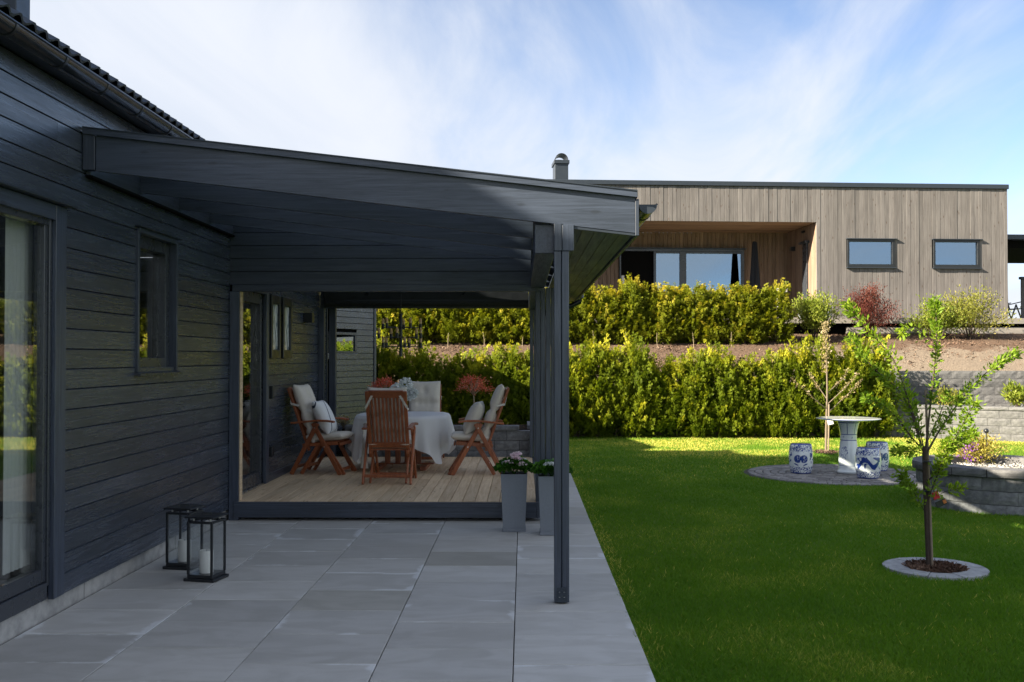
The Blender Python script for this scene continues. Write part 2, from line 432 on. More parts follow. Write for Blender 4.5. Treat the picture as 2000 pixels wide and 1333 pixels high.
def slopemat():
    """bark mulch above, bare sand below on the planted bank"""
    m, nt, out = newmat('bank')
    oc = nd(nt, 'TexCoord').outputs['Object']; sp = nd(nt, 'SeparateXYZ', {0: oc})
    n = nd(nt, 'TexNoise', {'Vector': oc, 'Scale': 26.0, 'Detail': 8.0, 'Roughness': .75}).outputs[0]
    b = nd(nt, 'TexNoise', {'Vector': oc, 'Scale': 1.1, 'Detail': 6.0, 'Roughness': .65}).outputs[0]
    mul = mixc(nt, ramp(nt, n, .3, .7), (.075, .047, .034), (.19, .135, .10))
    snd = mixc(nt, ramp(nt, n, .3, .7), (.17, .135, .105), (.26, .215, .17))
    k = mth(nt, 'ADD', mth(nt, 'ADD', sp.outputs[2], ramp(nt, sp.outputs[0], 6.8, 5.5, 0, .55)), mth(nt, 'MULTIPLY', mth(nt, 'SUBTRACT', b, .5), .9))
    c = mixc(nt, ramp(nt, k, 1.85, 1.98), snd, mul)
    c = mixc(nt, ramp(nt, sp.outputs[1], 27.5, 29.0), c, (.08, .11, .025))
    nrm = nd(nt, 'Bump', {'Height': n, 'Strength': .9, 'Distance': .05}).outputs[0]
    bsdf(nt, out, c, .95, .1, 0, nrm)


slopemat()


# ------------------------------------------------------------------ mesh helpers
def wl(o, root=True):
    v = Vector((0, 0, 0))
    while o is not None:
        if o.parent is None and not root: break
        v += o.location; o = o.parent
    return v


def link(name, me, mat, parent=None, loc=(0, 0, 0), rot=None):
    if mat is not None and not me.materials: me.materials.append(M[mat] if isinstance(mat, str) else mat)
    o = bpy.data.objects.new(name, me); COL.objects.link(o)
    if parent is not None: o.parent = parent
    o.location = loc
    if rot is not None: o.rotation_euler = rot
    return o


def tag(o, label, cat, group=None):
    o['label'] = label; o['category'] = cat
    if group: o['group'] = group
    return o


def struct(o):
    o['kind'] = 'structure'; return o


def thing(name, label, cat, loc=(0, 0, 0), rz=0.0, group=None):
    o = bpy.data.objects.new(name, None); COL.objects.link(o)
    o.empty_display_size = .1; o.location = loc; o.rotation_euler = (0, 0, rz)
    return tag(o, label, cat, group)


def copy_tree(o, parent=None):
    c = o.copy(); COL.objects.link(c); c.parent = parent
    for ch in list(o.children): copy_tree(ch, c)
    return c


BOXF = None


class MB:
    def __init__(s): s.v = []; s.f = []

    def add(s, vs, fs):
        k = len(s.v); s.v += [Vector(v) for v in vs]; s.f += [[i + k for i in f] for f in fs]; return s

    def obox(s, c, X, Y, Z, b=0.0):
        """box about c with half-axis vectors X, Y, Z, edges chamfered by b"""
        c = Vector(c); ax = [Vector(X), Vector(Y), Vector(Z)]; L = [a.length for a in ax]
        b = min(b, min(L) * .45)
        if b <= 0:
            vs = [c + ax[0] * i + ax[1] * j + ax[2] * k for i in (-1, 1) for j in (-1, 1) for k in (-1, 1)]
            return s.add(vs, [(0, 1, 3, 2), (4, 6, 7, 5), (0, 4, 5, 1), (2, 3, 7, 6), (0, 2, 6, 4), (1, 5, 7, 3)])
        ins = [1 - b / l for l in L]; vs = []; idx = {}
        for i in (-1, 1):
            for j in (-1, 1):
                for k in (-1, 1):
                    sg = (i, j, k)
                    for a in range(3):
                        t = [sg[q] * (1 if q == a else ins[q]) for q in range(3)]
                        idx[(sg, a)] = len(vs); vs.append(c + ax[0] * t[0] + ax[1] * t[1] + ax[2] * t[2])
        fs = []
        for a in range(3):
            p, q = (a + 1) % 3, (a + 2) % 3
            for sa in (-1, 1):
                lp = []
                for (x, y) in ((-1, -1), (1, -1), (1, 1), (-1, 1)):
                    t = [0, 0, 0]; t[a] = sa; t[p] = x; t[q] = y; lp.append(idx[(tuple(t), a)])
                fs.append(lp if sa > 0 else lp[::-1])
            for sp_ in (-1, 1):
                for sq in (-1, 1):
                    t0 = [0, 0, 0]; t1 = [0, 0, 0]; t0[a] = -1; t1[a] = 1; t0[p] = t1[p] = sp_; t0[q] = t1[q] = sq
                    t0, t1 = tuple(t0), tuple(t1)
                    lp = [idx[(t0, p)], idx[(t1, p)], idx[(t1, q)], idx[(t0, q)]]
                    fs.append(lp if sp_ * sq < 0 else lp[::-1])
        for i in (-1, 1):
            for j in (-1, 1):
                for k in (-1, 1):
                    lp = [idx[((i, j, k), a)] for a in range(3)]
                    fs.append(lp if i * j * k > 0 else lp[::-1])
        return s.add(vs, fs)

    def box(s, x0, x1, y0, y1, z0, z1, b=0.0):
        return s.obox(((x0 + x1) / 2, (y0 + y1) / 2, (z0 + z1) / 2), ((x1 - x0) / 2, 0, 0), (0, (y1 - y0) / 2, 0), (0, 0, (z1 - z0) / 2), b)

    def bar(s, p, q, w, h, side=(0, 0, 1), b=.003):
        p, q = Vector(p), Vector(q); d = (q - p); n = d.normalized(); sd = Vector(side)
        X = n.cross(sd).normalized(); Z = X.cross(n).normalized()
        return s.obox((p + q) / 2, X * w / 2, d / 2, Z * h / 2, b)

    def tube(s, pts, rad, seg=8, cap=True):
        pts = [Vector(p) for p in pts]
        if not hasattr(rad, '__len__'): rad = [rad] * len(pts)
        k = len(s.v); up = Vector((.31, .17, .93))
        for i, p in enumerate(pts):
            d = (pts[min(i + 1, len(pts) - 1)] - pts[max(i - 1, 0)]).normalized()
            a = d.cross(up)
            if a.length < .05: a = d.cross(Vector((1, 0, 0)))
            a.normalize(); b = d.cross(a)
            for j in range(seg):
                t = 2 * math.pi * j / seg; s.v.append(p + (a * math.cos(t) + b * math.sin(t)) * rad[i])
        for i in range(len(pts) - 1):
            for j in range(seg):
                j2 = (j + 1) % seg
                s.f.append([k + i * seg + j, k + i * seg + j2, k + (i + 1) * seg + j2, k + (i + 1) * seg + j])
        if cap:
            s.f.append([k + j for j in range(seg)][::-1]); s.f.append([k + (len(pts) - 1) * seg + j for j in range(seg)])
        return s

    def lathe(s, prof, seg=24, c=(0, 0, 0)):
        k = len(s.v); c = Vector(c)
        for (r, z) in prof:
            for j in range(seg):
                t = 2 * math.pi * j / seg; s.v.append(c + Vector((r * math.cos(t), r * math.sin(t), z)))
        n = len(prof)
        for i in range(n - 1):
            for j in range(seg):
                j2 = (j + 1) % seg; s.f.append([k + i * seg + j, k + i * seg + j2, k + (i + 1) * seg + j2, k + (i + 1) * seg + j])
        s.f.append([k + j for j in range(seg)][::-1]); s.f.append([k + (n - 1) * seg + j for j in range(seg)])
        return s

    def prism(s, poly, ax, a, b):
        """poly: 2D outline in the two axes other than ax, extruded from a to b"""
        def p(u, v, t):
            return {'x': (t, u, v), 'y': (u, t, v), 'z': (u, v, t)}[ax]
        n = len(poly); vs = [p(u, v, a) for u, v in poly] + [p(u, v, b) for u, v in poly]
        fs = [list(range(n))[::-1], list(range(n, 2 * n))] + [[i, (i + 1) % n, n + (i + 1) % n, n + i] for i in range(n)]
        return s.add(vs, fs)

    def build(s, name, mat, parent=None, frame='world', smooth=False, origin=None):
        co = np.array([tuple(v) for v in s.v])
        o = Vector(((co.min(0) + co.max(0)) / 2).tolist()) if origin is None else Vector(origin)
        me = bpy.data.meshes.new(name); me.from_pydata([tuple(v - o) for v in s.v], [], s.f); me.update()
        if frame == 'fix':
            pass
        import bmesh
        bm = bmesh.new(); bm.from_mesh(me); bmesh.ops.recalc_face_normals(bm, faces=bm.faces); bm.to_mesh(me); bm.free()
        if smooth:
            me.shade_smooth() if hasattr(me, 'shade_smooth') else None
            if smooth != 'all':
                me.set_sharp_from_angle(angle=R(40))
        base = Vector((0, 0, 0)) if parent is None else wl(parent, frame == 'world')
        return link(name, me, mat, parent, o - base)


def bx(name, mat, parent, x0, x1, y0, y1, z0, z1, b=.003, frame='world'):
    return MB().box(x0, x1, y0, y1, z0, z1, b).build(name, mat, parent, frame)


def np_mesh(name, V, Q, tint=None, smooth=False):
    me = bpy.data.meshes.new(name); nv, nf, k = len(V), len(Q), Q.shape[1]
    me.vertices.add(nv); me.vertices.foreach_set('co', V.astype(np.float32).ravel())
    me.loops.add(nf * k); me.loops.foreach_set('vertex_index', Q.astype(np.int32).ravel())
    me.polygons.add(nf); me.polygons.foreach_set('loop_start', np.arange(0, nf * k, k, dtype=np.int32))
    if tint is not None:
        a = me.attributes.new('tint', 'FLOAT', 'POINT'); a.data.foreach_set('value', tint.astype(np.float32))
    me.update(calc_edges=True)
    if smooth: me.shade_smooth()
    return me


def unit(a): return a / np.maximum(np.linalg.norm(a, axis=1, keepdims=True), 1e-6)


def leaves(name, P, D, L, Wd, tint=None, side=None, fold=.18, fat=.45):
    """one folded diamond leaf per row"""
    n = len(P); D = unit(D)
    if side is None: side = unit(np.cross(D, rng.normal(size=(n, 3))))
    N = unit(np.cross(side, D)); L = np.broadcast_to(L, (n,))[:, None]; Wd = np.broadcast_to(Wd, (n,))[:, None]
    mid = P + D * L * fat
    V = np.stack([P, mid + side * Wd / 2 + N * Wd * fold, P + D * L, mid - side * Wd / 2 + N * Wd * fold], 1).reshape(-1, 3)
    Q = np.arange(4 * n).reshape(n, 4)
    t = rng.random(n) if tint is None else tint
    return np_mesh(name, V, Q, np.repeat(t, 4))


# ------------------------------------------------------------------ ground, lawn, patio
struct(link('ground', np_mesh('ground', np.array([[-900, -300, -.09], [900, -300, -.09], [900, 21.6, -.09], [-900, 21.6, -.09]], float), np.array([[0, 1, 2, 3]])), 'field'))
XE = .70                                       # lawn edge
lawn = struct(bx('lawn', 'lawn_soil', None, XE, 16, -6, 22.4, -.085, -.022, 0))
patio = struct(bx('patio', 'joint_sand', None, -3.12, XE - .004, -4, 16.0, -.08, -.014, 0))
colx = [-3.095, -2.327, -1.570, -.813, -.056, XE]
for i in range(5):
    off = 0.0 if i in (0, 2, 4) else .291
    y = 5.546 - .5817 * 16 + off
    while y < 16:
        y1 = y + .5817
        ok = y1 > 2.2 and (y < 10.6 or i == 4)
        if ok:
            x0, x1 = colx[i] + .003, colx[i + 1] - .003
            if i == 4 and y > 10.2: x0 = .20
            jit = rnd.uniform(-.0015, .0015)
            o = bx('paving_slab', 'slab', patio, x0, x1, y + .0028, y1 - .0028, -.055, jit, .003)
            cy = (y + y1) / 2
            if (i == 2 and abs(cy - 7.0) < .29) or (i == 3 and abs(cy - 8.5) < .25) or (i == 4 and abs(cy - 11.0) < .25): o.data.materials[0] = M['slab_dark']
        y = y1
# grass blades: dense near the camera, thinner far off
def in_bits(x, y):
    a = (x - 4.62) ** 2 + (y - 14.75) ** 2 < 1.36 ** 2
    b = (x - 5.58) ** 2 + (y - 11.8) ** 2 < .93 ** 2
    c = (x - 3.33) ** 2 + (y - 8.12) ** 2 < .40 ** 2
    d = (x - 5.45) ** 2 + (y - 17.96) ** 2 < .22 ** 2
    return ~(a | b | c | d)


def grass(n, y0, y1, l0, l1, w):
    y = rng.uniform(y0, y1, n); xmax = np.minimum(y * .55 + 1.2, 12.0); x = rng.uniform(XE - .035, 1, n)
    x = XE - .035 + (xmax - XE) * rng.random(n)
    k = in_bits(x, y); x, y = x[k], y[k]; n = len(x)
    edge = x < XE + .02 + .03 * np.sin(y * 9) * np.sin(y * 2.3)
    rag = XE + .012 + .022 * np.sin(y * 7.3 + 2 * np.sin(y * 1.9)) + .018 * np.sin(y * 19.0) + rng.normal(0, .008, n); out_ = x > rag - .02
    x = np.where(out_, x, rag)
    L = rng.uniform(l0, l1, n) * np.where(edge, .55, 1); a = rng.uniform(0, 6.283, n); lean = rng.uniform(.35, 1.5, n)
    D = np.stack([np.cos(a) * lean, np.sin(a) * lean, np.ones(n)], 1)
    P = np.stack([x, y, np.full(n, -.024)], 1)
    clump = .5 + .5 * np.sin(x * 1.7 + np.sin(y * 1.3)) * np.sin(y * 1.1 + 1.2 * np.sin(x * 2.1))
    t = np.clip(.72 * rng.random(n) ** 1.4 + .12 * clump, 0, .62)
    dry = rng.random(n) < np.where(x < XE + .12, .16, np.interp(y, [14, 16.8, 18.0], [.012, .12, .62])); t = np.where(dry, 1.0, t)  # far yellowing is sunlight put into blade colour; edge share is dry grass
    return P, D, L, np.full(n, w), t


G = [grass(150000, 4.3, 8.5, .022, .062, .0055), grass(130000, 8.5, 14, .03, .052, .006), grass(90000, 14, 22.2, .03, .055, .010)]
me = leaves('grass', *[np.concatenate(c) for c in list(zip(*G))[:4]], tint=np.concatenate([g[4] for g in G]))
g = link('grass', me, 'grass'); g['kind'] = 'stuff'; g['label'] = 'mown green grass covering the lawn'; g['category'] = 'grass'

# ------------------------------------------------------------------ planted bank and upper plot
nx, ny = 150, 90
gx = np.linspace(-40, 60, nx); gy = np.concatenate([np.linspace(21.55, 29, 60), np.linspace(29.5, 400, 30)])
X_, Y_ = np.meshgrid(gx, gy)
def bank_z(x, y):
    z = np.interp(y, [21.55, 21.9, 22.45, 23.6, 24.3, 26.0, 28, 40, 400], [-.2, .1, 1.36, 1.86, 2.02, 2.30, 2.38, 2.3, -6.0])
    zr = np.interp(y, [21.55, 22.4, 22.48, 22.5, 23.6, 24.3, 26.0, 28, 40, 400], [-.2, -.2, -.2, 1.38, 1.80, 2.0, 2.30, 2.38, 2.3, -6.0])
    k = np.clip((x - 6.6) / .5, 0, 1); return z * (1 - k) + zr * k
Z_ = bank_z(X_, Y_) + .03 * np.sin(X_ * 2.3 + Y_) * np.sin(Y_ * 3.1) * ((Y_ > 22.6) & (Y_ < 29))
V = np.stack([X_.ravel(), Y_.ravel(), Z_.ravel()], 1)
ii = (np.arange(ny - 1)[:, None] * nx + np.arange(nx - 1)[None, :]).ravel()
struct(link('bank', np_mesh('bank', V, np.stack([ii, ii + 1, ii + nx + 1, ii + nx], 1), smooth=True), 'bank'))
n = 26000
x = rng.uniform(-4, 14.5, n); y = rng.uniform(22.6, 26.4, n)
zz = bank_z(x, y)
keep = (zz + .5 * (x < 6.2) > 1.92 + .28 * np.sin(x * 1.9) * np.sin(x * .7 + y * 2) - .25 * rng.random(n)) | (rng.random(n) < .06)
x, y, zz = x[keep], y[keep], zz[keep]; n = len(x)
D = rng.normal(size=(n, 3)); D[:, 2] = np.abs(D[:, 2]) * .35
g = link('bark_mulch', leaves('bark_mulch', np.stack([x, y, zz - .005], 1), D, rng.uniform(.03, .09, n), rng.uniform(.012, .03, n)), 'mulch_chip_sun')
g['kind'] = 'stuff'; g['label'] = 'brown bark mulch strewn over the bank between the two hedges'; g['category'] = 'mulch'

# ------------------------------------------------------------------ the dark house on the left
WX = -3.08                                     # face of the cladding
YE = 15.5                                      # far corner
house = thing('dark_house', 'dark blue-black timber clad house with tiled roof filling the left side', 'house', (WX - 4, 6, 0))
bx('foundation', 'foundation', house, WX - 6.5, WX - .035, -6, YE - .04, -.2, .135, .004)
for yy in (5.3, 7.05, 8.9):
    bx('foundation_joint', 'dark_void', house, WX - .05, WX - .0335, yy, yy + .004, -.05, .135, 0)
OPEN = [(3.6, 6.62, .0, 2.72), (7.885, 8.76, 1.575, 2.725), (10.80, 11.86, 0, 2.50)]
# sheathing behind the boards, with true openings
def sheath(y0, y1, z0, z1): bx('wall_core', 'dark_void', house, WX - .20, WX - .024, y0, y1, z0, z1, 0)
cuts = [-6, 3.6, 6.62, 7.885, 8.76, 10.80, 11.86, YE - .03]
for a, b in zip(cuts[:-1], cuts[1:]):
    op = [o for o in OPEN if o[0] == a]
    if op:
        if op[0][2] > .14: sheath(a, b, .14, op[0][2])
        sheath(a, b, op[0][3], 3.56)
    else: sheath(a, b, .14, 3.56)
EXPO = .137
z = .115
row = 0
while z < 3.50:
    z1 = z + EXPO; zc = (z + z1) / 2
    iv = [(-6.0, YE)]
    for (a, b, c, d) in OPEN:
        if c < zc < d + .03:
            iv = [q for (p, r) in iv for q in ((p, min(r, a)), (max(p, b), r)) if q[1] - q[0] > .02]
    for (p, r) in iv:
        js = [p]
        q = p + rnd.uniform(2.5, 4.6)
        while q < r - 1.2: js.append(q); q += rnd.uniform(3.6, 4.9)
        js.append(r)
        for a, b in zip(js[:-1], js[1:]):
            m = MB(); x = WX + rnd.uniform(-.001, .001)
            m.prism([(x - .022, z + .004), (x - .0015, z + .004), (x, z + .006), (x, z1 - .006), (x - .006, z1 - .001), (x - .022, z1 - .001)], 'y', a + .0008, b - .0008)
            m.build('wall_board', 'dark_cladding', house)
    z = z1; row += 1
bx('corner_trim', 'dark_upright', house, WX - .1, WX + .022, YE - .001, YE + .024, .1, 3.5)
# far end wall of the house
for i in range(24):
    bx('end_board', 'dark_beam', house, WX - 6.4, WX - .1, YE - .02, YE + .002, .115 + i * EXPO + .006, .115 + (i + 1) * EXPO - .002, .003)
# big window at the left edge
w = bx('window', 'frame_paint', house, WX - .10, WX - .004, 6.44, 6.474, .22, 2.66, .004)
w['label'] = 'tall living room window reflecting the garden'
bx('sash', 'frame_paint', w, WX - .09, WX - .016, 6.395, 6.4385, .25, 2.60, .004)
bx('sill_rail', 'frame_paint', w, WX - .10, WX - .004, 3.6, 6.439, .135, .245, .004)
bx('bottom_rail', 'frame_paint', w, WX - .09, WX - .02, 3.6, 6.394, .247, .335, .004)
bx('head_rail', 'frame_paint', w, WX - .10, WX - .004, 3.6, 6.439, 2.56, 2.69, .004)
bx('pane', 'window_glass', w, WX - .048, WX - .040, 3.7, 6.394, .336, 2.558, 0)
bx('window_trim', 'dark_upright', house, WX - .02, WX + .022, 6.475, 6.625, .125, 2.70, .003)
bx('head_flashing', 'dark_flashing', house, WX - .02, WX + .075, 3.5, 6.67, 2.705, 2.722, .003)
bx('head_trim', 'dark_beam_long', house, WX - .02, WX + .022, 3.5, 6.47, 2.60, 2.70, .003)
# room behind it
room = bx('room_back', 'room_dark', house, WX - 4.0, WX - 3.95, 0, 8.4, .1, 2.8, 0)
bx('room_floor', 'deck_wood', house, WX - 3.94, WX - .21, 0, 8.3, .08, .12, 0)
bx('room_ceiling', 'curtain', house, WX - 3.94, WX - .21, 0, 8.3, 2.72, 2.76, 0)
bx('room_end', 'room_dark', house, WX - 3.94, WX - .21, 7.0, 7.05, .121, 2.72, 0)
V = []; nxx = 40
m = MB()
for i in range(nxx + 1):
    yy = 6.16 + .42 * i / nxx; xx = WX - .150 + .012 * math.sin(i * 1.25)
    V += [(xx, yy, .35), (xx, yy, 2.7)]
m.add(V, [[2 * i, 2 * i + 2, 2 * i + 3, 2 * i + 1] for i in range(nxx)]).build('curtain', 'curtain', house, smooth='all')
# narrow window
w = MB().box(WX - .15, WX - .045, 7.90, 7.965, 1.60, 2.70, .004).box(WX - .15, WX - .045, 8.655, 8.745, 1.60, 2.70, .004).box(WX - .15, WX - .045, 7.965, 8.655, 1.60, 1.70, .004).box(WX - .15, WX - .045, 7.965, 8.655, 2.60, 2.70, .004).build('window', 'frame_paint', house)
w['label'] = 'narrow window with a deep frame and sloping sill'
bx('pane', 'window_glass', w, WX - .115, WX - .107, 7.966, 8.654, 1.701, 2.599, 0)
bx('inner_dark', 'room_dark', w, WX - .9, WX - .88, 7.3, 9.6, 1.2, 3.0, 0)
bx('jamb', 'dark_upright', w, WX - .05, WX + .024, 8.745, 8.785, 1.585, 2.72, .003)
bx('jamb', 'dark_upright', w, WX - .05, WX + .024, 7.865, 7.899, 1.585, 2.72, .003)
bx('head', 'dark_beam_long', w, WX - .05, WX + .024, 7.90, 8.744, 2.702, 2.742, .003)
bx('hood', 'dark_flashing', w, WX - .05, WX + .05, 7.84, 8.81, 2.744, 2.754, .002)
MB().prism([(WX - .06, 1.60), (WX + .055, 1.573), (WX + .055, 1.553), (WX - .06, 1.57)], 'y', 7.84, 8.81).build('sill', 'frame_paint', w)
# glazed door onto the deck
d = MB().box(WX - .12, WX - .02, 10.80, 10.90, .21, 2.45, .004).box(WX - .12, WX - .02, 11.72, 11.80, .21, 2.45, .004).box(WX - .12, WX - .02, 10.9, 11.72, .21, .36, .004).box(WX - .12, WX - .02, 10.9, 11.72, 2.33, 2.45, .004).build('door', 'frame_paint', house)
d['label'] = 'dark framed glass door opening onto the deck'
bx('pane', 'window_glass', d, WX - .075, WX - .067, 10.901, 11.719, .361, 2.329, 0)
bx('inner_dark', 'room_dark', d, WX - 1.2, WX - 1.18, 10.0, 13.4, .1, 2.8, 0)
bx('threshold', 'steel', d, WX - .10, WX + .01, 10.82, 11.78, .203, .22, .002)
bx('handle_plate', 'black_metal', d, WX - .02, WX - .012, 10.835, 10.865, 1.10, 1.34, .002)
MB().tube([(WX - .012, 10.85, 1.22), (WX + .04, 10.85, 1.22), (WX + .045, 10.87, 1.22), (WX + .045, 10.97, 1.215)], .010, 8).build('handle', 'black_metal', d, smooth=True)
bx('door_trim', 'dark_upright', house, WX - .015, WX + .03, 11.80, 11.92, .205, 2.52, .003)
bx('door_head', 'dark_beam_long', house, WX - .015, WX + .03, 10.76, 11.799, 2.452, 2.56, .003)
bx('skirting', 'dark_beam_long', house, WX + .001, WX + .022, 11.922, 14.9, .205, .30, .003)
bx('socket', 'black_metal', house, WX + .0005, WX + .05, 12.02, 12.10, 1.20, 1.36, .006)
bx('socket', 'black_metal', house, WX + .0005, WX + .045, 12.03, 12.14, .50, .62, .006)
# eaves: soffit, fascia, gutter, tiles
GX, GZ = -2.92, 3.540                          # gutter centre
bx('soffit', 'dark_beam_long', house, WX - .1, -3.011, -6, YE + .25, 3.568, 3.585, .002)
bx('fascia', 'dark_beam_long', house, -3.01, -2.988, -6, YE + .25, 3.56, 3.70, .003)
def halfpipe(m, cx, cz, r, y0, y1, t=.006, n=12, x_in=1):
    out = [(cx + r * math.cos(math.pi + math.pi * i / n), cz + r * math.sin(math.pi + math.pi * i / n)) for i in range(n + 1)]
    inn = [(cx + (r - t) * math.cos(math.pi + math.pi * i / n), cz + (r - t) * math.sin(math.pi + math.pi * i / n)) for i in range(n + 1)]
    k = len(m.v); q = 2 * (n + 1)
    poly = out + inn[::-1]
    for yy in (y0, y1): m.v += [Vector((a, yy, b)) for a, b in poly]
    for i in range(q): m.f.append([k + i, k + (i + 1) % q, k + q + (i + 1) % q, k + q + i])
    for i in range(n):
        m.f.append([k + i, k + q - 1 - i, k + q - 2 - i, k + i + 1]); m.f.append([k + q + i, k + q + i + 1, k + 2 * q - 2 - i, k + 2 * q - 1 - i])
    return m
gm = halfpipe(MB(), GX, GZ + .045, .066, -6, YE + .2)
gm.tube([(GX + .066, -6, GZ + .047), (GX + .066, YE + .2, GZ + .047)], .009, 8)
gut = gm.build('gutter', 'gutter_metal', house, smooth=True)
yy = 4.3
while yy < 15:
    m = halfpipe(MB(), GX, GZ + .045, .0705, yy, yy + .028, .004)
    m.build('gutter_bracket', 'black_metal', gut, smooth=True); yy += .62
# roof: individual tiles for the lowest courses, a ribbed sheet above and the far slopes
PITCH = R(33.5); TX, TZ = -2.915, 3.665
ct, st = math.cos(PITCH), math.sin(PITCH)
TW, TL = .30, .345
def tile_mesh():
    n = 14; V = []
    for (t, lift) in ((0, .034), (TL + .05, .0)):
        for lay in (0, -.016):
            for i in range(n + 1):
                u = i / n; h = .022 * (math.sin(u * 4 * math.pi - .6) * .55 + .5 * max(0, math.sin(u * math.pi * 4 - .9)))
                V.append((-t, u * (TW + .02), h + lift + lay))
    q = n + 1; Fc = []
    for i in range(n):
        Fc.append([i, i + 1, 2 * q + i + 1, 2 * q + i]); Fc.append([i, q + i, q + i + 1, i + 1])
    me = bpy.data.meshes.new('tile'); me.from_pydata(V, [], Fc); me.shade_smooth(); me.set_sharp_from_angle(angle=R(50)); return me
tme = tile_mesh()
roof = MB().prism([(TX + .02, TZ - .06), (TX + .02, TZ - .045), (-9.5, TZ - .045 + (9.5 + TX) * st / ct), (-9.5, TZ - .075 + (9.5 + TX) * st / ct)], 'y', -6.2, 9.0).build('roof', 'roof_tile', house)
for c in range(4):
    for r in range(50):
        y = .8 + r * TW + (TW / 2 if c % 2 else 0)
        if y > YE: continue
        if c > 1 and (y < 4 or y > 13): continue
        o = link('roof_tile', tme, 'roof_tile', roof)
        o.location = Vector((TX - c * TL * ct, y, TZ - .03 + c * TL * st)) - wl(roof); o.rotation_euler = (0, PITCH, rnd.uniform(-.004, .004))
# rest of the slope, the hip at the far end and the slope facing away
RXX, RZZ = -9.5, TZ - .045 + (9.5 + TX) * st / ct
m = MB(); y0h, y1h = 8.9, YE + .25
def slope_strip(x, dz=0): return TZ - .03 + (TX - x) * st / ct + dz
m.add([(TX, -6.2, slope_strip(TX)), (TX, y1h, slope_strip(TX)), (RXX, y0h, slope_strip(RXX)), (RXX, -6.2, slope_strip(RXX)),
       (-16.2, y1h, slope_strip(TX)), (-16.2, -6.2, slope_strip(TX))], [(0, 1, 2, 3), (1, 4, 2), (3, 2, 4, 5)])
o = m.build('roof_slope', 'roof_tile', house); o.location.z -= .02
m = MB()
nc = 150
V = []; Fc = []
courses = 22
for c in range(5, courses):
    x0, x1 = TX - c * TL * ct, TX - (c + 1) * TL * ct
    ymax = min(y1h, y0h + (y1h - y0h) * max(0, (x0 - RXX) / (TX - RXX)))
    n = int((ymax + 6) / .075); b = len(V)
    for i in range(n + 1):
        yy = -6 + i * .075; h = .018 * math.sin(yy / TW * 4 * math.pi)
        V.append((x0, yy, slope_strip(x0, .045) + h)); V.append((x1, yy, slope_strip(x1, .012) + h))
    Fc += [[b + 2 * i, b + 2 * i + 2, b + 2 * i + 3, b + 2 * i + 1] for i in range(n)]
o = MB().add(V, Fc).build('roof_tiles_above', 'roof_tile', house, smooth=True); o['kind'] = 'stuff'
ch = MB().box(-4.25, -3.52, 6.83, 7.03, 3.8, 5.6, .006).build('chimney', 'dark_flashing', house)
bx('chimney_cap', 'dark_flashing', ch, -4.29, -3.48, 6.79, 7.07, 5.601, 5.66, .004)
bx('back_wall', 'dark_void', house, -16, WX - 6.5, -5.9, YE, -.1, 3.5, 0)

# things on the house wall under the deck roof
for (a, b, lab) in ((11.97, 12.42, 'nearer the glass door'), (12.56, 13.02, 'nearer the black wall lamp')):
    t = thing('wall_picture', 'tall dark-framed picture hung on the deck wall, the one ' + lab, 'picture', (WX, (a + b) / 2, 1.70), 0, 'framed pictures on the deck wall')
    zz0, zz1 = 1.69, 2.47
    bx('frame_stile', 'black_metal', t, WX + .002, WX + .05, a, a + .06, zz0, zz1, .008)
    bx('frame_stile', 'black_metal', t, WX + .002, WX + .05, b - .06, b, zz0, zz1, .008)
    bx('frame_rail', 'black_metal', t, WX + .002, WX + .048, a + .06, b - .06, zz0, zz0 + .11, .008)
    bx('frame_rail', 'black_metal', t, WX + .002, WX + .048, a + .06, b - .06, zz1 - .11, zz1, .008)
    bx('print', 'picture_print', t, WX + .004, WX + .02, a + .061, b - .061, zz0 + .111, zz1 - .111, 0)
t = thing('wall_lamp', 'small black box wall lamp above the cushioned chair', 'lamp', (WX, 13.95, 2.2))
bx('lamp_body', 'black_metal', t, WX + .012, WX + .13, 13.88, 14.02, 2.19, 2.33, .004)
bx('back_plate', 'black_metal', t, WX + .0005, WX + .0115, 13.90, 14.0, 2.21, 2.31, .001)

# ------------------------------------------------------------------ deck
DZ = .2025
deck = thing('deck', 'low pale wooden deck with dark fascia beneath the covered roof', 'deck', (-1.5, 12.7, 0))
nb = 25; wb = (.135 - (WX + .005)) / nb
for i in range(nb):
    x0 = WX + .005 + i * wb
    js = [10.40, 15.06]
    if i % 3: js.insert(1, 10.4 + (1.9, 3.1)[i % 2] + rnd.uniform(-.05, .05))
    for a, b in zip(js[:-1], js[1:]):
        bx('deck_board', 'deck_wood', deck, x0 + .003, x0 + wb - .003, a + .0012, b - .0012, DZ - .028, DZ + rnd.uniform(-.001, .001), .003)
bx('fascia', 'dark_beam', deck, WX + .06, .137, 10.362, 10.392, .035, DZ - .006, .003)
bx('fascia_cap', 'dark_beam', deck, WX + .06, .137, 10.355, 10.3615, .145, DZ - .03, .001)
bx('fascia_side', 'dark_beam_long', deck, .137, .162, 10.36, 15.05, .03, DZ - .004, .003)
for yy in (10.6, 12.7, 14.8): bx('bearer', 'dark_void', deck, WX + .02, .12, yy, yy + .1, -.01, DZ - .03, 0)

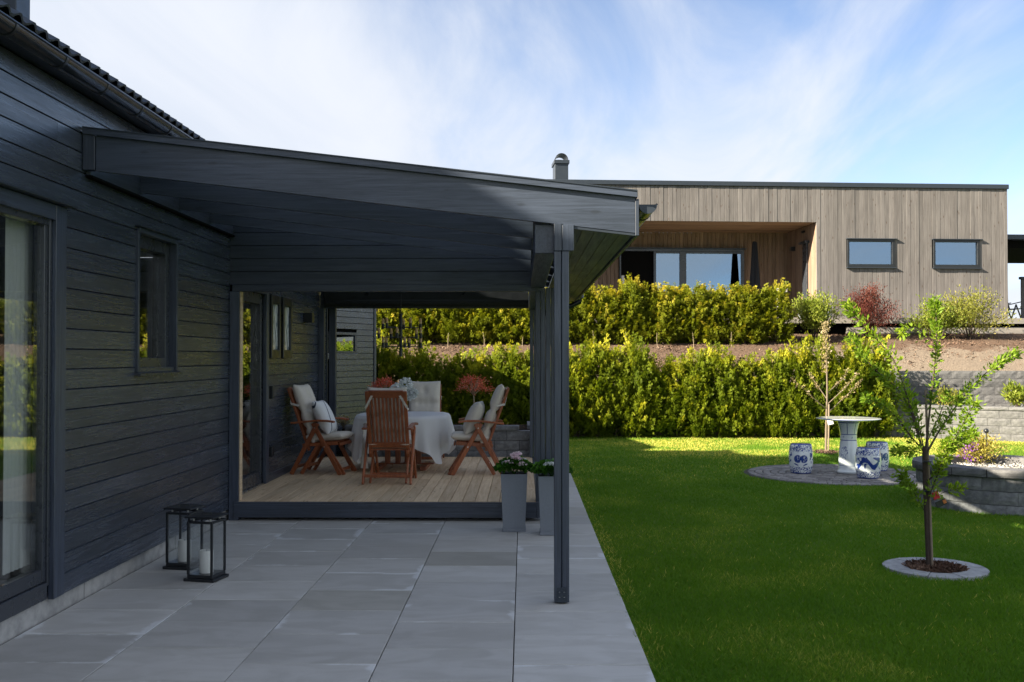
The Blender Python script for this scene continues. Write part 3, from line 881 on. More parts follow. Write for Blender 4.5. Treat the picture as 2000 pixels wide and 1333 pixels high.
# ------------------------------------------------------------------ covered terrace roof
ver = thing('veranda_roof', 'dark timber veranda with sloping rafters, gutter, glazed patio roof and added glass over the deck', 'veranda', (.27, 6.95, 0))
SL = .117
def rtop(x): return 3.262 - SL * (x + 3.04)    # top edge of the rafters
def rafter(name, y0, y1, x0, x1, d=.25, parent=ver, mat='dark_beam'):
    return MB().prism([(x0, rtop(x0)), (x1, rtop(x1)), (x1, rtop(x1) - d), (x0, rtop(x0) - d)], 'y', y0, y1).build(name, mat, parent)
fr = rafter('front_rafter', 6.90, 6.948, -2.985, .775)
bx('wall_post', 'dark_upright', ver, -3.075, -2.99, 6.885, 6.95, 3.01, 3.285, .003)
MB().prism([(-3.07, rtop(-3.07) + .045), (.79, rtop(.79) + .045), (.79, rtop(.79) - .005), (.785, rtop(.785) + .037), (-3.07, rtop(-3.07) + .037)], 'y', 6.86, 6.94).build('verge_flashing', 'dark_flashing', ver)
MB().prism([(-3.07, rtop(-3.07) + .044), (.79, rtop(.79) + .044), (.79, rtop(.79) - .004), (-3.07, rtop(-3.07) - .004)], 'y', 6.868, 6.885).build('verge_board', 'dark_beam', ver)
for y in (7.86, 8.75, 9.62): rafter('rafter', y, y + .048, -3.045, .076)
for y in (7.86, 8.75, 9.62): rafter('rafter_tail', y, y + .048, .225, .74, .14)
bx('ledger', 'dark_beam_long', ver, WX + .002, -3.046, 6.952, 10.40, 2.985, 3.225, .003)
bx('ledger_strip', 'dark_void', ver, WX + .002, -3.03, 6.952, 10.40, 2.965, 2.984, .002)
for a, b in ((6.95, 7.884), (7.884, 8.774), (8.774, 9.644), (9.644, 10.42)):
    MB().prism([(-3.045, rtop(-3.045) + .012), (.02, rtop(.02) + .012), (.02, rtop(.02) + .004), (-3.045, rtop(-3.045) + .004)], 'y', a + .004, b - .004).build('glass_panel', 'roof_glass', ver)
    if b < 10: MB().prism([(-3.045, rtop(-3.045) + .028), (.02, rtop(.02) + .028), (.02, rtop(.02) + .013), (-3.045, rtop(-3.045) + .013)], 'y', b - .025, b + .025).build('glazing_bar', 'dark_flashing', ver)
# eave beam, post, soffit
bx('eave_beam', 'dark_beam_long', ver, .080, .222, 6.955, 10.40, 2.43, 2.632, .004)
bx('eave_beam', 'dark_beam_long', ver, .080, .222, 10.51, 15.2, 2.43, 2.632, .004)
post = bx('post', 'dark_upright', ver, .214, .2635, 6.90, 6.998, .012, 2.44, .003)
bx('post_half', 'dark_upright', post, .2675, .317, 6.90, 6.998, .012, 2.44, .003)
bx('post_core', 'dark_void', post, .2638, .2672, 6.915, 6.985, .012, 2.44, 0)
bx('foot_plate', 'dark_flashing', post, .232, .300, 6.893, 6.8995, .012, .115, .001)
for dx in (-.016, .016):
    for dz in (.05, .085): MB().lathe([(.0, 0), (.006, 0), (.006, .004), (.0, .005)], 8).build('bolt', 'steel', post).location = Vector((.266 + dx, 6.889, dz)) - wl(post)
bx('post_head', 'dark_upright', ver, .224, .2725, 6.95, 7.02, 2.441, 2.64, .003)
bx('post_head', 'dark_upright', ver, .214, .268, 6.893, 6.949, 2.441, 2.632, .003)
bx('post_head', 'dark_upright', ver, .271, .352, 6.893, 6.949, 2.441, 2.622, .003)
def ztail(x): return rtop(x) - .252
for k in range(5):
    xa = .335 + k * .088; xb = xa + .084
    MB().prism([(xa, ztail(xa)), (xb, ztail(xb)), (xb, ztail(xb) + .02), (xa, ztail(xa) + .02)], 'y', 6.949, 15.3).build('soffit_board', 'dark_beam_long', ver)
MB().prism([(.353, ztail(.353) - .018), (.775, ztail(.775) - .018), (.775, ztail(.775) - .001), (.353, ztail(.353) - .001)], 'y', 6.905, 6.945).build('soffit_edge', 'dark_flashing', ver)
bx('eave_fascia', 'dark_upright', ver, .777, .802, 6.89, 15.3, 2.545, 2.80, .003)
MB().prism([(.0205, rtop(.0205) + .03), (.80, rtop(.80) + .03), (.80, rtop(.80) + .012), (.0205, rtop(.0205) + .012)], 'y', 6.945, 10.425).build('eave_roof', 'dark_flashing', ver)
g2m = halfpipe(MB(), .868, 2.765, .062, 6.93, 15.05)
g2m.tube([(.868 + .062, 6.93, 2.767), (.868 + .062, 15.05, 2.767)], .008, 8)
g2 = g2m.build('gutter', 'gutter_metal', ver, smooth=True)
n = 12
MB().prism([(.868 + .064 * math.cos(math.pi + math.pi * i / n), 2.765 + .064 * math.sin(math.pi + math.pi * i / n)) for i in range(n + 1)], 'y', 6.915, 6.929).build('end_cap', 'dark_flashing', g2)
yy = 7.25
while yy < 15:
    halfpipe(MB(), .868, 2.765, .0665, yy, yy + .026, .004).build('gutter_bracket', 'black_metal', g2, smooth=True); yy += .6
MB().tube([(.868, 14.9, 2.70), (.868, 14.9, 2.60), (.85, 14.9, 2.54), (.70, 14.9, 2.47), (.45, 14.9, 2.43), (.36, 14.9, 2.40), (.30, 14.9, 2.33), (.30, 14.9, .1)], .038, 12).build('downpipe', 'gutter_metal', ver, smooth=True)
# wall above the opening to the deck
FY = 10.40
zt = lambda x: rtop(x) - .255
zb = 2.468
rows = [(2.468 + i * .1365, 2.468 + (i + 1) * .1365) for i in range(5)]
for (a, b) in rows:
    xr = -3.04 + (rtop(-3.04) - .02 - a) / SL          # where the sloping top cuts the row
    xr1 = -3.04 + (rtop(-3.04) - .02 - b) / SL
    xr, xr1 = min(.078, xr), min(.078, xr1)
    if xr < -2.9: continue
    poly = [(WX + .002, a + .003), (xr, a + .003), (xr1, b - .003), (WX + .002, b - .003)]
    if xr1 < WX: poly = [(WX + .002, a + .003), (xr, a + .003), (WX + .002, rtop(WX) - .02)]
    MB().prism(poly, 'y', FY, FY + .022).build('front_board', 'dark_beam', ver)
MB().prism([(WX + .003, 2.40), (.2, 2.40), (.2, 2.6), (.079, rtop(.079) - .03), (WX + .003, rtop(WX) - .03)], 'y', FY + .023, FY + .09).build('front_core', 'dark_void', ver)
bx('lintel', 'dark_beam', ver, WX + .03, .215, FY - .014, FY + .1, 2.395, 2.4665, .003)
bx('corner_post', 'dark_upright', ver, WX + .003, WX + .105, FY - .016, FY + .1, .0, 2.394, .003)
bx('reveal', 'deck_wood', ver, WX + .106, WX + .117, FY + .0, FY + .09, DZ + .002, 2.394, .002)
for k in range(4):
    x0 = .128 + k * .054
    bx('corner_board', 'dark_upright', ver, x0, x0 + .050, FY + .005 + (.012 if k % 2 else 0), FY + .11, .03, 2.43, .003)
# the same rafters carry on over the deck, with glazing added to light it
DR = (11.38, 12.45, 13.496, 14.45)
for y in DR:
    rafter('rafter', y, y + .048, -3.045, .076); rafter('rafter_tail', y, y + .048, .225, .74, .14)
ed = [10.43] + [y + .024 for y in DR] + [15.3]
for a, b in zip(ed[:-1], ed[1:]):
    MB().prism([(-3.045, rtop(-3.045) + .012), (.02, rtop(.02) + .012), (.02, rtop(.02) + .004), (-3.045, rtop(-3.045) + .004)], 'y', a + .004, b - .004).build('glass_panel', 'roof_glass', ver)
    MB().prism([(-3.045, rtop(-3.045) + .028), (.02, rtop(.02) + .028), (.02, rtop(.02) + .013), (-3.045, rtop(-3.045) + .013)], 'y', b - .025, b + .025).build('glazing_bar', 'dark_flashing', ver)
MB().prism([(.0205, rtop(.0205) + .03), (.80, rtop(.80) + .03), (.80, rtop(.80) + .012), (.0205, rtop(.0205) + .012)], 'y', 10.4255, 15.6).build('eave_roof', 'dark_flashing', ver)
bx('ledger', 'dark_beam_long', ver, WX + .002, -3.046, 10.5, 15.1, 2.985, 3.225, .003)
rafter('end_rafter', 15.08, 15.128, -3.045, .076)
bx('back_beam', 'dark_beam', ver, WX + .02, .079, 14.95, 15.07, 2.445, 2.64, .003)
bx('back_fascia', 'dark_beam', ver, WX + .02, .079, 14.99, 15.06, 2.641, 2.83, .003)
bx('blind_box', 'black_metal', ver, WX + .095, .078, 14.86, 14.945, 2.455, 2.80, .004)
bx('screen_rail', 'black_metal', ver, WX + .12, .07, 14.82, 14.855, 2.50, 2.56, .003)
bx('screen_rail', 'black_metal', ver, WX + .12, .1, 10.60, 10.66, 2.45, 2.52, .003)
bx('screen_motor', 'steel', ver, .005, .045, 10.57, 10.60, 2.46, 2.51, .004)
bx('back_post', 'dark_upright', ver, WX + .003, WX + .09, 14.90, 15.0, DZ, 2.444, .003)
bx('back_post', 'dark_upright', ver, -2.93, -2.83, 14.97, 15.06, DZ - .1, 2.444, .003)
for k in range(3):
    x0 = .10 + k * .056
    bx('back_post', 'dark_upright', ver, x0, x0 + .052, 14.97, 15.06, .0, 2.43, .003)

# ------------------------------------------------------------------ shed behind the deck
shed = thing('garden_shed', 'dark timber shed with a small square window behind the deck', 'shed', (-4.0, 18.6, 0))
C0, C1 = Vector((-3.06, 15.95, 0)), Vector((-2.535, 17.03, 0))          # its wall slants away behind the deck
sa = (C1 - C0).normalized(); sn = Vector((sa.y, -sa.x, 0)); SLn = (C1 - C0).length
def on_shed(px, py):
    d = ray(px, py); o = C0 - Vector((0, 0, CAMZ)); t = o.dot(sn) / Vector((d.x, d.y, 0)).dot(sn); p = Vector((d.x * t, d.y * t, CAMZ + d.z * t)); return (p - C0).dot(sa), p.z
def sbx(name, mat, parent, a0, a1, z0, z1, d0, d1, b=.003):
    c = C0 + sa * (a0 + a1) / 2 + sn * (d0 + d1) / 2 + Vector((0, 0, (z0 + z1) / 2))
    return MB().obox(c, sa * (a1 - a0) / 2, sn * (d1 - d0) / 2, (0, 0, (z1 - z0) / 2), b).build(name, mat, parent)
foot = [(C0.x, C0.y), (C1.x, C1.y), (-3.14, 20.75), (-6, 20.75), (-6, C0.y)]
MB().prism([(x - .03 * (i in (0, 1, 2)), y) for i, (x, y) in enumerate(foot)], 'z', 0, 2.62).build('wall_core', 'dark_void', shed)
w0, w1 = on_shed(640, 648), on_shed(695, 690)
SB = .0985
for i in range(27):
    a, b = i * SB, (i + 1) * SB
    iv = [(0, SLn - .05)]
    if w1[1] - .10 < (a + b) / 2 < w0[1] + .02: iv = [(0, w0[0] - .02), (w1[0] + .02, SLn - .05)]
    for p, q in iv:
        if q - p > .02: sbx('wall_board', 'dark_cladding', shed, p, q, a + .003, b - .002, -.02, .0)
sbx('corner_trim', 'dark_upright', shed, SLn - .05, SLn + .012, 0, 2.66, -.03, .014)
MB().prism([(x + (.1 if x > -5 else -.2), y) for x, y in foot], 'z', 2.665, 2.75).build('roof', 'dark_flashing', shed)
w = sbx('window', 'frame_paint', shed, w0[0], w1[0], w0[1] - .045, w0[1], -.02, .02)
sbx('bottom_rail', 'frame_paint', w, w0[0], w1[0], w1[1], w1[1] + .03, -.02, .02)
for p in (w0[0], w1[0] - .05): sbx('stile', 'frame_paint', w, p, p + .05, w1[1] + .031, w0[1] - .046, -.02, .02)
sbx('pane', 'mirror_glass', w, w0[0] + .05, w1[0] - .05, w1[1] + .031, w0[1] - .046, -.006, .0, 0)
sbx('sill', 'dark_cladding', w, w0[0] - .03, w1[0] + .02, w1[1] - .10, w1[1] - .004, -.02, .03)

# ------------------------------------------------------------------ block walls
def block_meshes(name, L, H, D, k=4, amp=.012, mat='block_grey'):
    out = []
    for q in range(k):
        nxb, nzb = 5, 3; V = []; Fc = []
        for j in range(nzb + 1):
            for i in range(nxb + 1):
                e = i in (0, nxb) or j in (0, nzb)
                V.append((-L / 2 + L * i / nxb, -D / 2 + (.009 if e else rnd.uniform(-amp, amp) * .35), H * j / nzb))
        for j in range(nzb):
            for i in range(nxb):
                a = j * (nxb + 1) + i; Fc.append([a, a + 1, a + nxb + 2, a + nxb + 1])
        b = len(V); V += [(-L / 2, D / 2, 0), (L / 2, D / 2, 0), (L / 2, D / 2, H), (-L / 2, D / 2, H)]
        c0, c1, c2, c3 = 0, nxb, nzb * (nxb + 1) + nxb, nzb * (nxb + 1)
        Fc += [[b + 1, b, b + 3, b + 2], list(range(c0, c1 + 1))[::-1] + [b, b + 1], [c1 + (nxb + 1) * j for j in range(nzb + 1)][::-1] + [b + 1, b + 2],
               [c2 - i for i in range(nxb + 1)][::-1] + [b + 2, b + 3], [c3 - (nxb + 1) * j for j in range(nzb + 1)][::-1] + [b + 3, b]]
        me = bpy.data.meshes.new(name); me.from_pydata(V, [], Fc); me.update(); me.materials.append(M[mat]); out.append(me)
    return out


def block_wall(t, p, q, z0, rows, H, L, D, mat, cap=.07, capL=None):
    p, q = Vector((p[0], p[1], 0)), Vector((q[0], q[1], 0)); d = (q - p); Ln = d.length; n = d / Ln; ang = math.atan2(n.y, n.x)
    ms = block_meshes('block', L - .006, H - .006, D, 4, .014, mat); hs = block_meshes('block', L / 2 - .006, H - .006, D, 2, .012, mat)
    bk = MB().obox((p + q) / 2 + Vector((-n.y, n.x, 0)) * .05 + Vector((0, 0, z0 + rows * H / 2)), n * (Ln / 2 - .02), Vector((-n.y, n.x, 0)) * (D / 2 - .03), (0, 0, rows * H / 2 - .01)).build('core', 'dark_void', t)
    for r in range(rows):
        x = 0.0
        if r % 2: 
            o = link('block', rnd.choice(hs), None, t); o.location = p + n * (L / 4) + Vector((0, 0, z0 + r * H)) - wl(t); o.rotation_euler = (0, 0, ang); x = L / 2
        while x + L <= Ln + .01:
            o = link('block', rnd.choice(ms), None, t); o.location = p + n * (x + L / 2) + Vector((0, 0, z0 + r * H)) - wl(t); o.rotation_euler = (0, 0, ang + rnd.uniform(-.006, .006)); x += L
        if x + L / 2 <= Ln + .01:
            o = link('block', rnd.choice(hs), None, t); o.location = p + n * (x + L / 4) + Vector((0, 0, z0 + r * H)) - wl(t); o.rotation_euler = (0, 0, ang)
    if cap:
        cl = capL or L; cs = block_meshes('cap_block', cl - .005, cap - .004, D + .05, 3, .008, mat); x = 0
        while x + cl <= Ln + cl * .5:
            o = link('cap_block', rnd.choice(cs), None, t); o.location = p + n * (x + cl / 2) + Vector((0, 0, z0 + rows * H)) - wl(t); o.rotation_euler = (0, 0, ang); x += cl


t = thing('deck_planter_wall', 'low dark block planter wall running behind the deck', 'wall', (-1.2, 15.25, 0))
block_wall(t, (-2.72, 15.27), (.13, 15.27), 0.0, 4, .148, .38, .24, 'block_dark', .07, .38)
bed = bx('planter_soil', 'soil', t, -2.8, .1, 15.36, 16.4, .1, .60, 0)
m = MB().box(.06, .13, 15.4, 16.4, 0, .655, .004).build('return_wall', 'block_dark', t)
n = 700
P = np.stack([rng.uniform(-2.7, .05, n), rng.uniform(15.4, 16.3, n), np.full(n, .60)], 1); Dd = rng.normal(size=(n, 3)); Dd[:, 2] = np.abs(Dd[:, 2])
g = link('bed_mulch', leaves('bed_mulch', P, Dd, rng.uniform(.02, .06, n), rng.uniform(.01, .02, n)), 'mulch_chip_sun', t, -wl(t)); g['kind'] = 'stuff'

UW = 22.42
t = thing('retaining_wall', 'tall grey block retaining wall holding the sandy bank', 'wall', (10, UW, 0))
block_wall(t, (6.9, UW), (15.0, UW), -.03, 8, .180, .48, .26, 'block_grey', 0)
t = thing('retaining_wall', 'lower grey block wall with capping in front of the tall wall', 'wall', (8.7, 20.2, 0))
A = at_z(1712, 851); B = Vector((at_y(2060, 860, 20.2).x, 20.2, 0))
block_wall(t, (A.x, A.y), (B.x, B.y), -.02, 4, .160, .44, .26, 'block_grey', .075, .52)
dn = (B - A).normalized()
block_wall(t, (A.x + .05, A.y + 1.2), (A.x + .14, A.y + .2), -.02, 4, .16, .44, .2, 'block_grey', .075, .5)
terr = bx('terrace_fill', 'white_gravel', t, 0, .1, 0, .1, 0, .1)
me = bpy.data.meshes.new('terrace_fill'); off = Vector((-dn.y, dn.x, 0)) * .1
pl = [A + off, B + off, Vector((14, 19.5, 0)), Vector((14, UW - .1, 0)), Vector((A.x + .1, UW - .1, 0))]
base = wl(t)
me.from_pydata([tuple(Vector((v.x, v.y, .60)) - base) for v in pl], [], [list(range(5))]); me.materials.append(M['white_gravel']); terr.data = me; terr.location = (0, 0, 0)
n = 5000
P = np.stack([rng.uniform(7.8, 11.5, n), rng.uniform(19.0, 22.2, n), np.full(n, .60)], 1)
k = (P[:, 0] - A.x) * (-dn.y) + (P[:, 1] - A.y) * dn.x > .12; P = P[k]; n = len(P)
Dd = rng.normal(size=(n, 3)); Dd[:, 2] = np.abs(Dd[:, 2]) * .5
g = link('terrace_pebbles', leaves('terrace_pebbles', P, Dd, rng.uniform(.02, .05, n), rng.uniform(.02, .04, n)), 'pebble', t, -wl(t)); g['kind'] = 'stuff'

# round planter at the right edge
PCX, PCY, PR = 5.62, 11.8, .93
t = thing('round_planter', 'round grey block planter with capping filled with white gravel', 'planter', (PCX, PCY, 0))
nbk = 24; Lb = 2 * math.pi * PR / nbk
ms = block_meshes('block', Lb * .985, .142, .2, 4, .014, 'block_dark'); cs = block_meshes('cap_block', 2 * math.pi * (PR + .04) / 16 * .97, .085, .30, 3, .008, 'block_grey')
for r in range(3):
    for k in range(nbk):
        a = 2 * math.pi * (k + .5 * (r % 2)) / nbk
        o = link('block', rnd.choice(ms), None, t); o.location = (math.cos(a) * (PR - .1), math.sin(a) * (PR - .1), -.06 + r * .148); o.rotation_euler = (0, 0, a + math.pi / 2)
for k in range(16):
    a = 2 * math.pi * k / 16
    o = link('cap_block', rnd.choice(cs), None, t); o.location = (math.cos(a) * (PR - .11), math.sin(a) * (PR - .11), .388); o.rotation_euler = (0, 0, a + math.pi / 2)
MB().lathe([(PR - .18, -.05), (PR - .18, .38), (.0, .385)], 32, (PCX, PCY, 0)).build('gravel_fill', 'white_gravel', t)
n = 2600; a = rng.uniform(0, 6.283, n); r = np.sqrt(rng.random(n)) * (PR - .24)
Dd = rng.normal(size=(n, 3)); Dd[:, 2] = np.abs(Dd[:, 2]) * .5
g = link('white_pebbles', leaves('white_pebbles', np.stack([r * np.cos(a), r * np.sin(a), np.full(n, .384)], 1), Dd, rng.uniform(.02, .04, n), rng.uniform(.02, .035, n)), 'pebble', t); g['kind'] = 'stuff'

# ------------------------------------------------------------------ round paving with porcelain table and stools
TCX, TCY = 4.62, 14.75
pv = struct(MB().lathe([(1.34, -.06), (1.34, -.020), (0, -.019)], 48, (TCX, TCY, 0)).build('round_paving', 'joint_sand', None))
pm = MB().box(-.088, .088, -.050, .050, -.05, 0, .009).build('paver', 'paver_small', None); pme = pm.data; bpy.data.objects.remove(pm)
rr = .10
while rr < 1.31:
    k = max(3, round(2 * math.pi * rr / .19)); a0 = rnd.random() * 6
    for i in range(k):
        a = a0 + 2 * math.pi * i / k
        o = link('paver', pme, None, pv); o.location = Vector((TCX + rr * math.cos(a), TCY + rr * math.sin(a), -.001 + rnd.uniform(-.003, .002))) - wl(pv) - Vector((0, 0, .025)); o.rotation_euler = (0, 0, a + math.pi / 2)
    rr += .113
def base_at(px, py): p = at_z(px, py); return (p.x, p.y, .02)
ST = [(0, .0), (.146, .0), (.150, .010), (.158, .05), (.172, .13), (.177, .215), (.173, .30), (.160, .38), (.152, .415), (.146, .425), (.135, .43), (.0, .434)]
def stool(px, py, label, mat, rz):
    p = base_at(px, py); p = (p[0], p[1] + .15, .002)
    t = thing('garden_stool', label, 'stool', p, rz, 'porcelain stools round the garden table')
    MB().lathe(ST, 40).build('drum', mat, t, 'local', smooth=True, origin=(0, 0, 0))
    for zz, r in ((.318, .1735), (.105, .170)):
        for k in range(14):
            a = 2 * math.pi * k / 14
            if math.sin(a) < .35:
                MB().lathe([(0, 0), (.006, .0), (.004, .005), (0, .006)], 6).build('stud', 'porcelain_medallion', t, 'local').location = (r * math.cos(a), r * math.sin(a), zz)
    return t
stool(1570, 926, 'blue and white porcelain stool with twin medallions, alone left of the pedestal', 'porcelain_medallion', R(-16))
stool(1703, 936, 'blue and white porcelain stool with a winding blue figure in front of the pedestal', 'porcelain_ribbon', R(-20))
stool(1720, 921, 'blue and white porcelain stool half hidden behind the front one', 'porcelain_medallion', R(12))
p = at_z(1665, 926); p.y += .17
t = thing('garden_table', 'round porcelain table on a waisted blue and white pedestal', 'table', (p.x, p.y, .002), R(-14))
MB().lathe([(0, 0), (.165, 0), (.168, .02), (.150, .045), (.142, .10), (.144, .18), (.140, .28), (.126, .40), (.118, .48), (.118, .56), (.126, .63), (.142, .70), (.158, .75), (.160, .762), (0, .763)], 40).build('pedestal', 'porcelain_table', t, 'local', smooth=True, origin=(0, 0, 0))
MB().lathe([(0, .764), (.25, .764), (.43, .785), (.458, .792), (.462, .80), (.455, .805), (.40, .803), (0, .803)], 48).build('top', 'porcelain_table', t, 'local', smooth=True, origin=(0, 0, 0))

MB().lathe([(.4630, .795), (.4655, .798), (.4630, .801)], 48).build('rim', 'cobalt', t, 'local', smooth=True)

# ------------------------------------------------------------------ the neighbour's house
HA = R(4.3)
P0 = at_y(1597, 600, 27.0)
U = Vector((math.cos(HA), math.sin(HA), 0)); Nb = Vector((-math.sin(HA), math.cos(HA), 0))
def fac(px, py, depth=0.0):
    """pixel -> (along the facade, height) on the facade plane set back by depth"""
    d = ray(px, py); o = Vector((P0.x, P0.y, 0)) + Nb * depth; c = Vector((0, 0, CAMZ))
    t = (o - c).dot(Nb) / d.dot(Nb); p = c + d * t
    return (p - o).dot(U), p.z
nh = thing('neighbour_house', 'flat roofed house clad in weathered vertical boards above the hedges', 'house', (P0.x, P0.y, 0), HA)
TZ2 = 2.74                                       # terrace level
uR, zR = fac(1967, 368); ztop = fac(1597, 357)[1]; zflash = ztop - .125
uL = fac(700, 360)[0]
uC = 0.0; zS = fac(1597, 434.7)[1]; uL2 = fac(1090, 440)[0]; DEP = 2.35
def lb(name, mat, parent, u0, u1, w0, w1, z0, z1, b=.003): return bx(name, mat, parent, u0, u1, w0, w1, z0, z1, b, 'local')
lb('roof_edge', 'dark_flashing', nh, uL - .03, uR + .03, -.05, 9, zflash, ztop, .01)
lb('wall_core', 'dark_void', nh, uC + .05, uR - .03, .03, 9, TZ2, zflash, 0)
lb('wall_core', 'dark_void', nh, uL, uL2 - .05, .03, 9, TZ2, zflash, 0)
lb('wall_core', 'dark_void', nh, uL2 - .05, uC + .05, .03, DEP + .02, zS + .05, zflash, 0)
wins = [(fac(1654, 467), fac(1747, 524)), (fac(1822, 468), fac(1913, 525))]
bw = .1195
u = uL
while u < uR - .02:
    u1 = min(u + bw, uR); uc = (u + u1) / 2
    segs = [(TZ2 - .02, zflash)]
    if uL2 < uc < uC: segs = [(zS, zflash)]
    for (a, b) in wins:
        if a[0] - .02 < uc < b[0] + .02: segs = [(TZ2 - .02, b[1]), (a[1], zflash)]
    if uc < fac(930, 400)[0]: segs = [(zflash - .8, zflash)] if uL2 < uc < uC else segs
    for (a, b) in segs:
        pr = rnd.choice((0, 0, .003, .006))
        lb('wall_board', 'grey_cladding', nh, u + .0024, u1 - .0024, -pr, .028, a, b, .004)
    u = u1
for i in range(60):                              # right gable
    a = .03 + i * bw
    if a > 8.9: break
    lb('gable_board', 'grey_cladding', nh, uR - .029, uR - .001, a + .003, a + bw - .003, TZ2 - .02, zflash, .004)
# recess: ceiling, back wall, side wall
DOOR = (fac(1213, 500, DEP - .07)[0], fac(1453, 500, DEP - .07)[0], fac(1330, 487, DEP - .07)[1])
u = uL2
while u < uC:
    uc = u + bw / 2
    zlo = TZ2 if not (DOOR[0] - .02 < uc < DOOR[1] + .02) else DOOR[2]
    lb('recess_board', 'recess_cladding', nh, u + .003, min(u + bw, uC) - .003, DEP - .02, DEP + .006 + rnd.uniform(0, .006), zlo, zS + .04, .004)
    u += bw
w = .03
while w < DEP - .03:
    lb('side_board', 'recess_cladding', nh, uC - .024, uC + .004, w + .002, min(w + bw, DEP - .022) - .002, TZ2, zS - .002, .003)
    w += bw
w = .031
while w < DEP - .03:
    lb('ceiling_board', 'recess_ceiling', nh, uL2, uC - .026, w + .002, min(w + bw, DEP - .022) - .002, zS + .002, zS + .022, .003)
    w += bw
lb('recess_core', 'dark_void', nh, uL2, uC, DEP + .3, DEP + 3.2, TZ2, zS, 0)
# sliding door
DB = DEP - .07
def dpx(px, py=500): return fac(px, py, DB)
zh = dpx(1330, 487)[1]
a0, a1, a2, a3, a4, a5 = [dpx(q)[0] for q in (1213, 1276, 1329, 1336, 1447, 1453)]
sd = lb('sliding_door', 'frame_paint', nh, a0, a5, DB - .04, DB + .05, zh - .07, zh, .004)
sd['label'] = 'wide sliding glass door standing open on its left side'
lb('hood', 'dark_flashing', sd, a0 - .05, a5 + .06, DB - .09, DB + .045, zh + .002, zh + .03, .003)
for (a, b) in ((a0 - .05, a0 - .002), (a1, a1 + .075), (a2 - .03, a3 + .06), (a4, a5)):
    lb('stile', 'frame_paint', sd, a, b, DB - .035, DB + .045, TZ2 + .002, zh - .071, .004)
lb('head_rail', 'frame_paint', sd, a1 + .076, a2 - .031, DB - .03, DB + .04, zh - .13, zh - .072, .003)
lb('head_rail', 'frame_paint', sd, a3 + .061, a4 - .001, DB - .03, DB + .04, zh - .13, zh - .072, .003)
lb('pane', 'mirror_glass', sd, a1 + .076, a2 - .031, DB, DB + .006, TZ2 + .02, zh - .131, 0)
lb('pane', 'mirror_glass', sd, a3 + .061, a4 - .001, DB, DB + .006, TZ2 + .02, zh - .131, 0)
lb('pane_edge', 'dark_flashing', sd, (a3 + a4) / 2 + .12, (a3 + a4) / 2 + .17, DB + .012, DB + .03, TZ2 + .02, zh - .131, 0)
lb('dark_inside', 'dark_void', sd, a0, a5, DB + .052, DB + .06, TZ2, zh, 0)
lb('inner_curtain', 'curtain', sd, a0 + .02, a0 + .10, DB + .03, DB + .045, TZ2, TZ2 + 1.35, 0)
# side door seen edge on, lamp, sensor
lb('side_door', 'frame_paint', nh, uC - .075, uC - .025, .62, .95, TZ2, fac(1580, 476, .7)[1], .004)
lb('side_door_hood', 'dark_flashing', nh, uC - .15, uC - .025, .52, 1.05, fac(1580, 476, .7)[1] + .002, fac(1580, 476, .7)[1] + .06, .003)
q = fac(1549, 487, 1.75)
lb('wall_lamp', 'black_metal', nh, uC - .14, uC - .025, 1.65, 1.80, q[1] - .06, q[1] + .06, .004)
q = fac(1573, 450, .6); MB().tube([(uC - .025, .9, q[1]), (uC - .12, .86, q[1] - .02)], .035, 8).build('sensor', 'black_metal', nh, 'local')
# windows with projecting surrounds
for (a, b) in wins:
    w = MB().box(a[0], b[0], -.03, .1, a[1] - .075, a[1] - .012, .003).box(a[0], b[0], -.03, .1, b[1] + .012, b[1] + .10, .003).box(a[0], a[0] + .06, -.03, .1, b[1] + .10, a[1] - .075, .003).box(b[0] - .07, b[0], -.03, .1, b[1] + .10, a[1] - .075, .003).build('window', 'black_metal', nh, 'local')
    lb('pane', 'mirror_glass', w, a[0] + .06, b[0] - .07, .02, .026, b[1] + .10, a[1] - .075, 0)
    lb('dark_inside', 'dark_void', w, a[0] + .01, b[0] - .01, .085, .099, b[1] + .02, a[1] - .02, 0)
    lb('hood', 'dark_flashing', w, a[0] - .03, b[0] + .07, -.075, .02, a[1] - .01, a[1] + .012, .003)
    lb('sill', 'dark_flashing', w, a[0] - .03, b[0] + .05, -.07, .02, b[1] - .012, b[1] + .010, .003)
# chimney on the flat roof
ca, cb = fac(1084, 340, .9)[0], fac(1110, 340, .9)[0]; czt = fac(1097, 318, .9)[1]
c = lb('chimney', 'dark_flashing', nh, ca, cb, .9, 1.5, ztop + .002, czt, .006)
lb('chimney_collar', 'dark_flashing', c, ca - .03, cb + .03, .86, 1.54, czt - .03, czt + .07, .006)
lb('flue', 'black_metal', c, (ca + cb) / 2 - .08, (ca + cb) / 2 + .04, 1.1, 1.3, czt + .071, czt + .12, .004)
m = MB(); n = 14; rc = (cb - ca) / 2
poly = [((ca + cb) / 2 + rc * math.cos(math.pi * i / n), czt + .07 + rc * 1.05 * math.sin(math.pi * i / n)) for i in range(n + 1)] + [((ca + cb) / 2 + (rc - .012) * math.cos(math.pi * (n - i) / n), czt + .07 + (rc * 1.05 - .012) * math.sin(math.pi * (n - i) / n)) for i in range(n + 1)]
k = len(poly); m.v = [Vector((a, .90, b)) for a, b in poly] + [Vector((a, 1.5, b)) for a, b in poly]
m.f = [[i, (i + 1) % k, k + (i + 1) % k, k + i] for i in range(k)]
for i in range(n): m.f.append([i, i + 1, k - 2 - i, k - 1 - i]); m.f.append([k + i, k + k - 1 - i, k + k - 2 - i, k + i + 1])
m.build('cowl', 'black_metal', c, 'local', smooth=True)
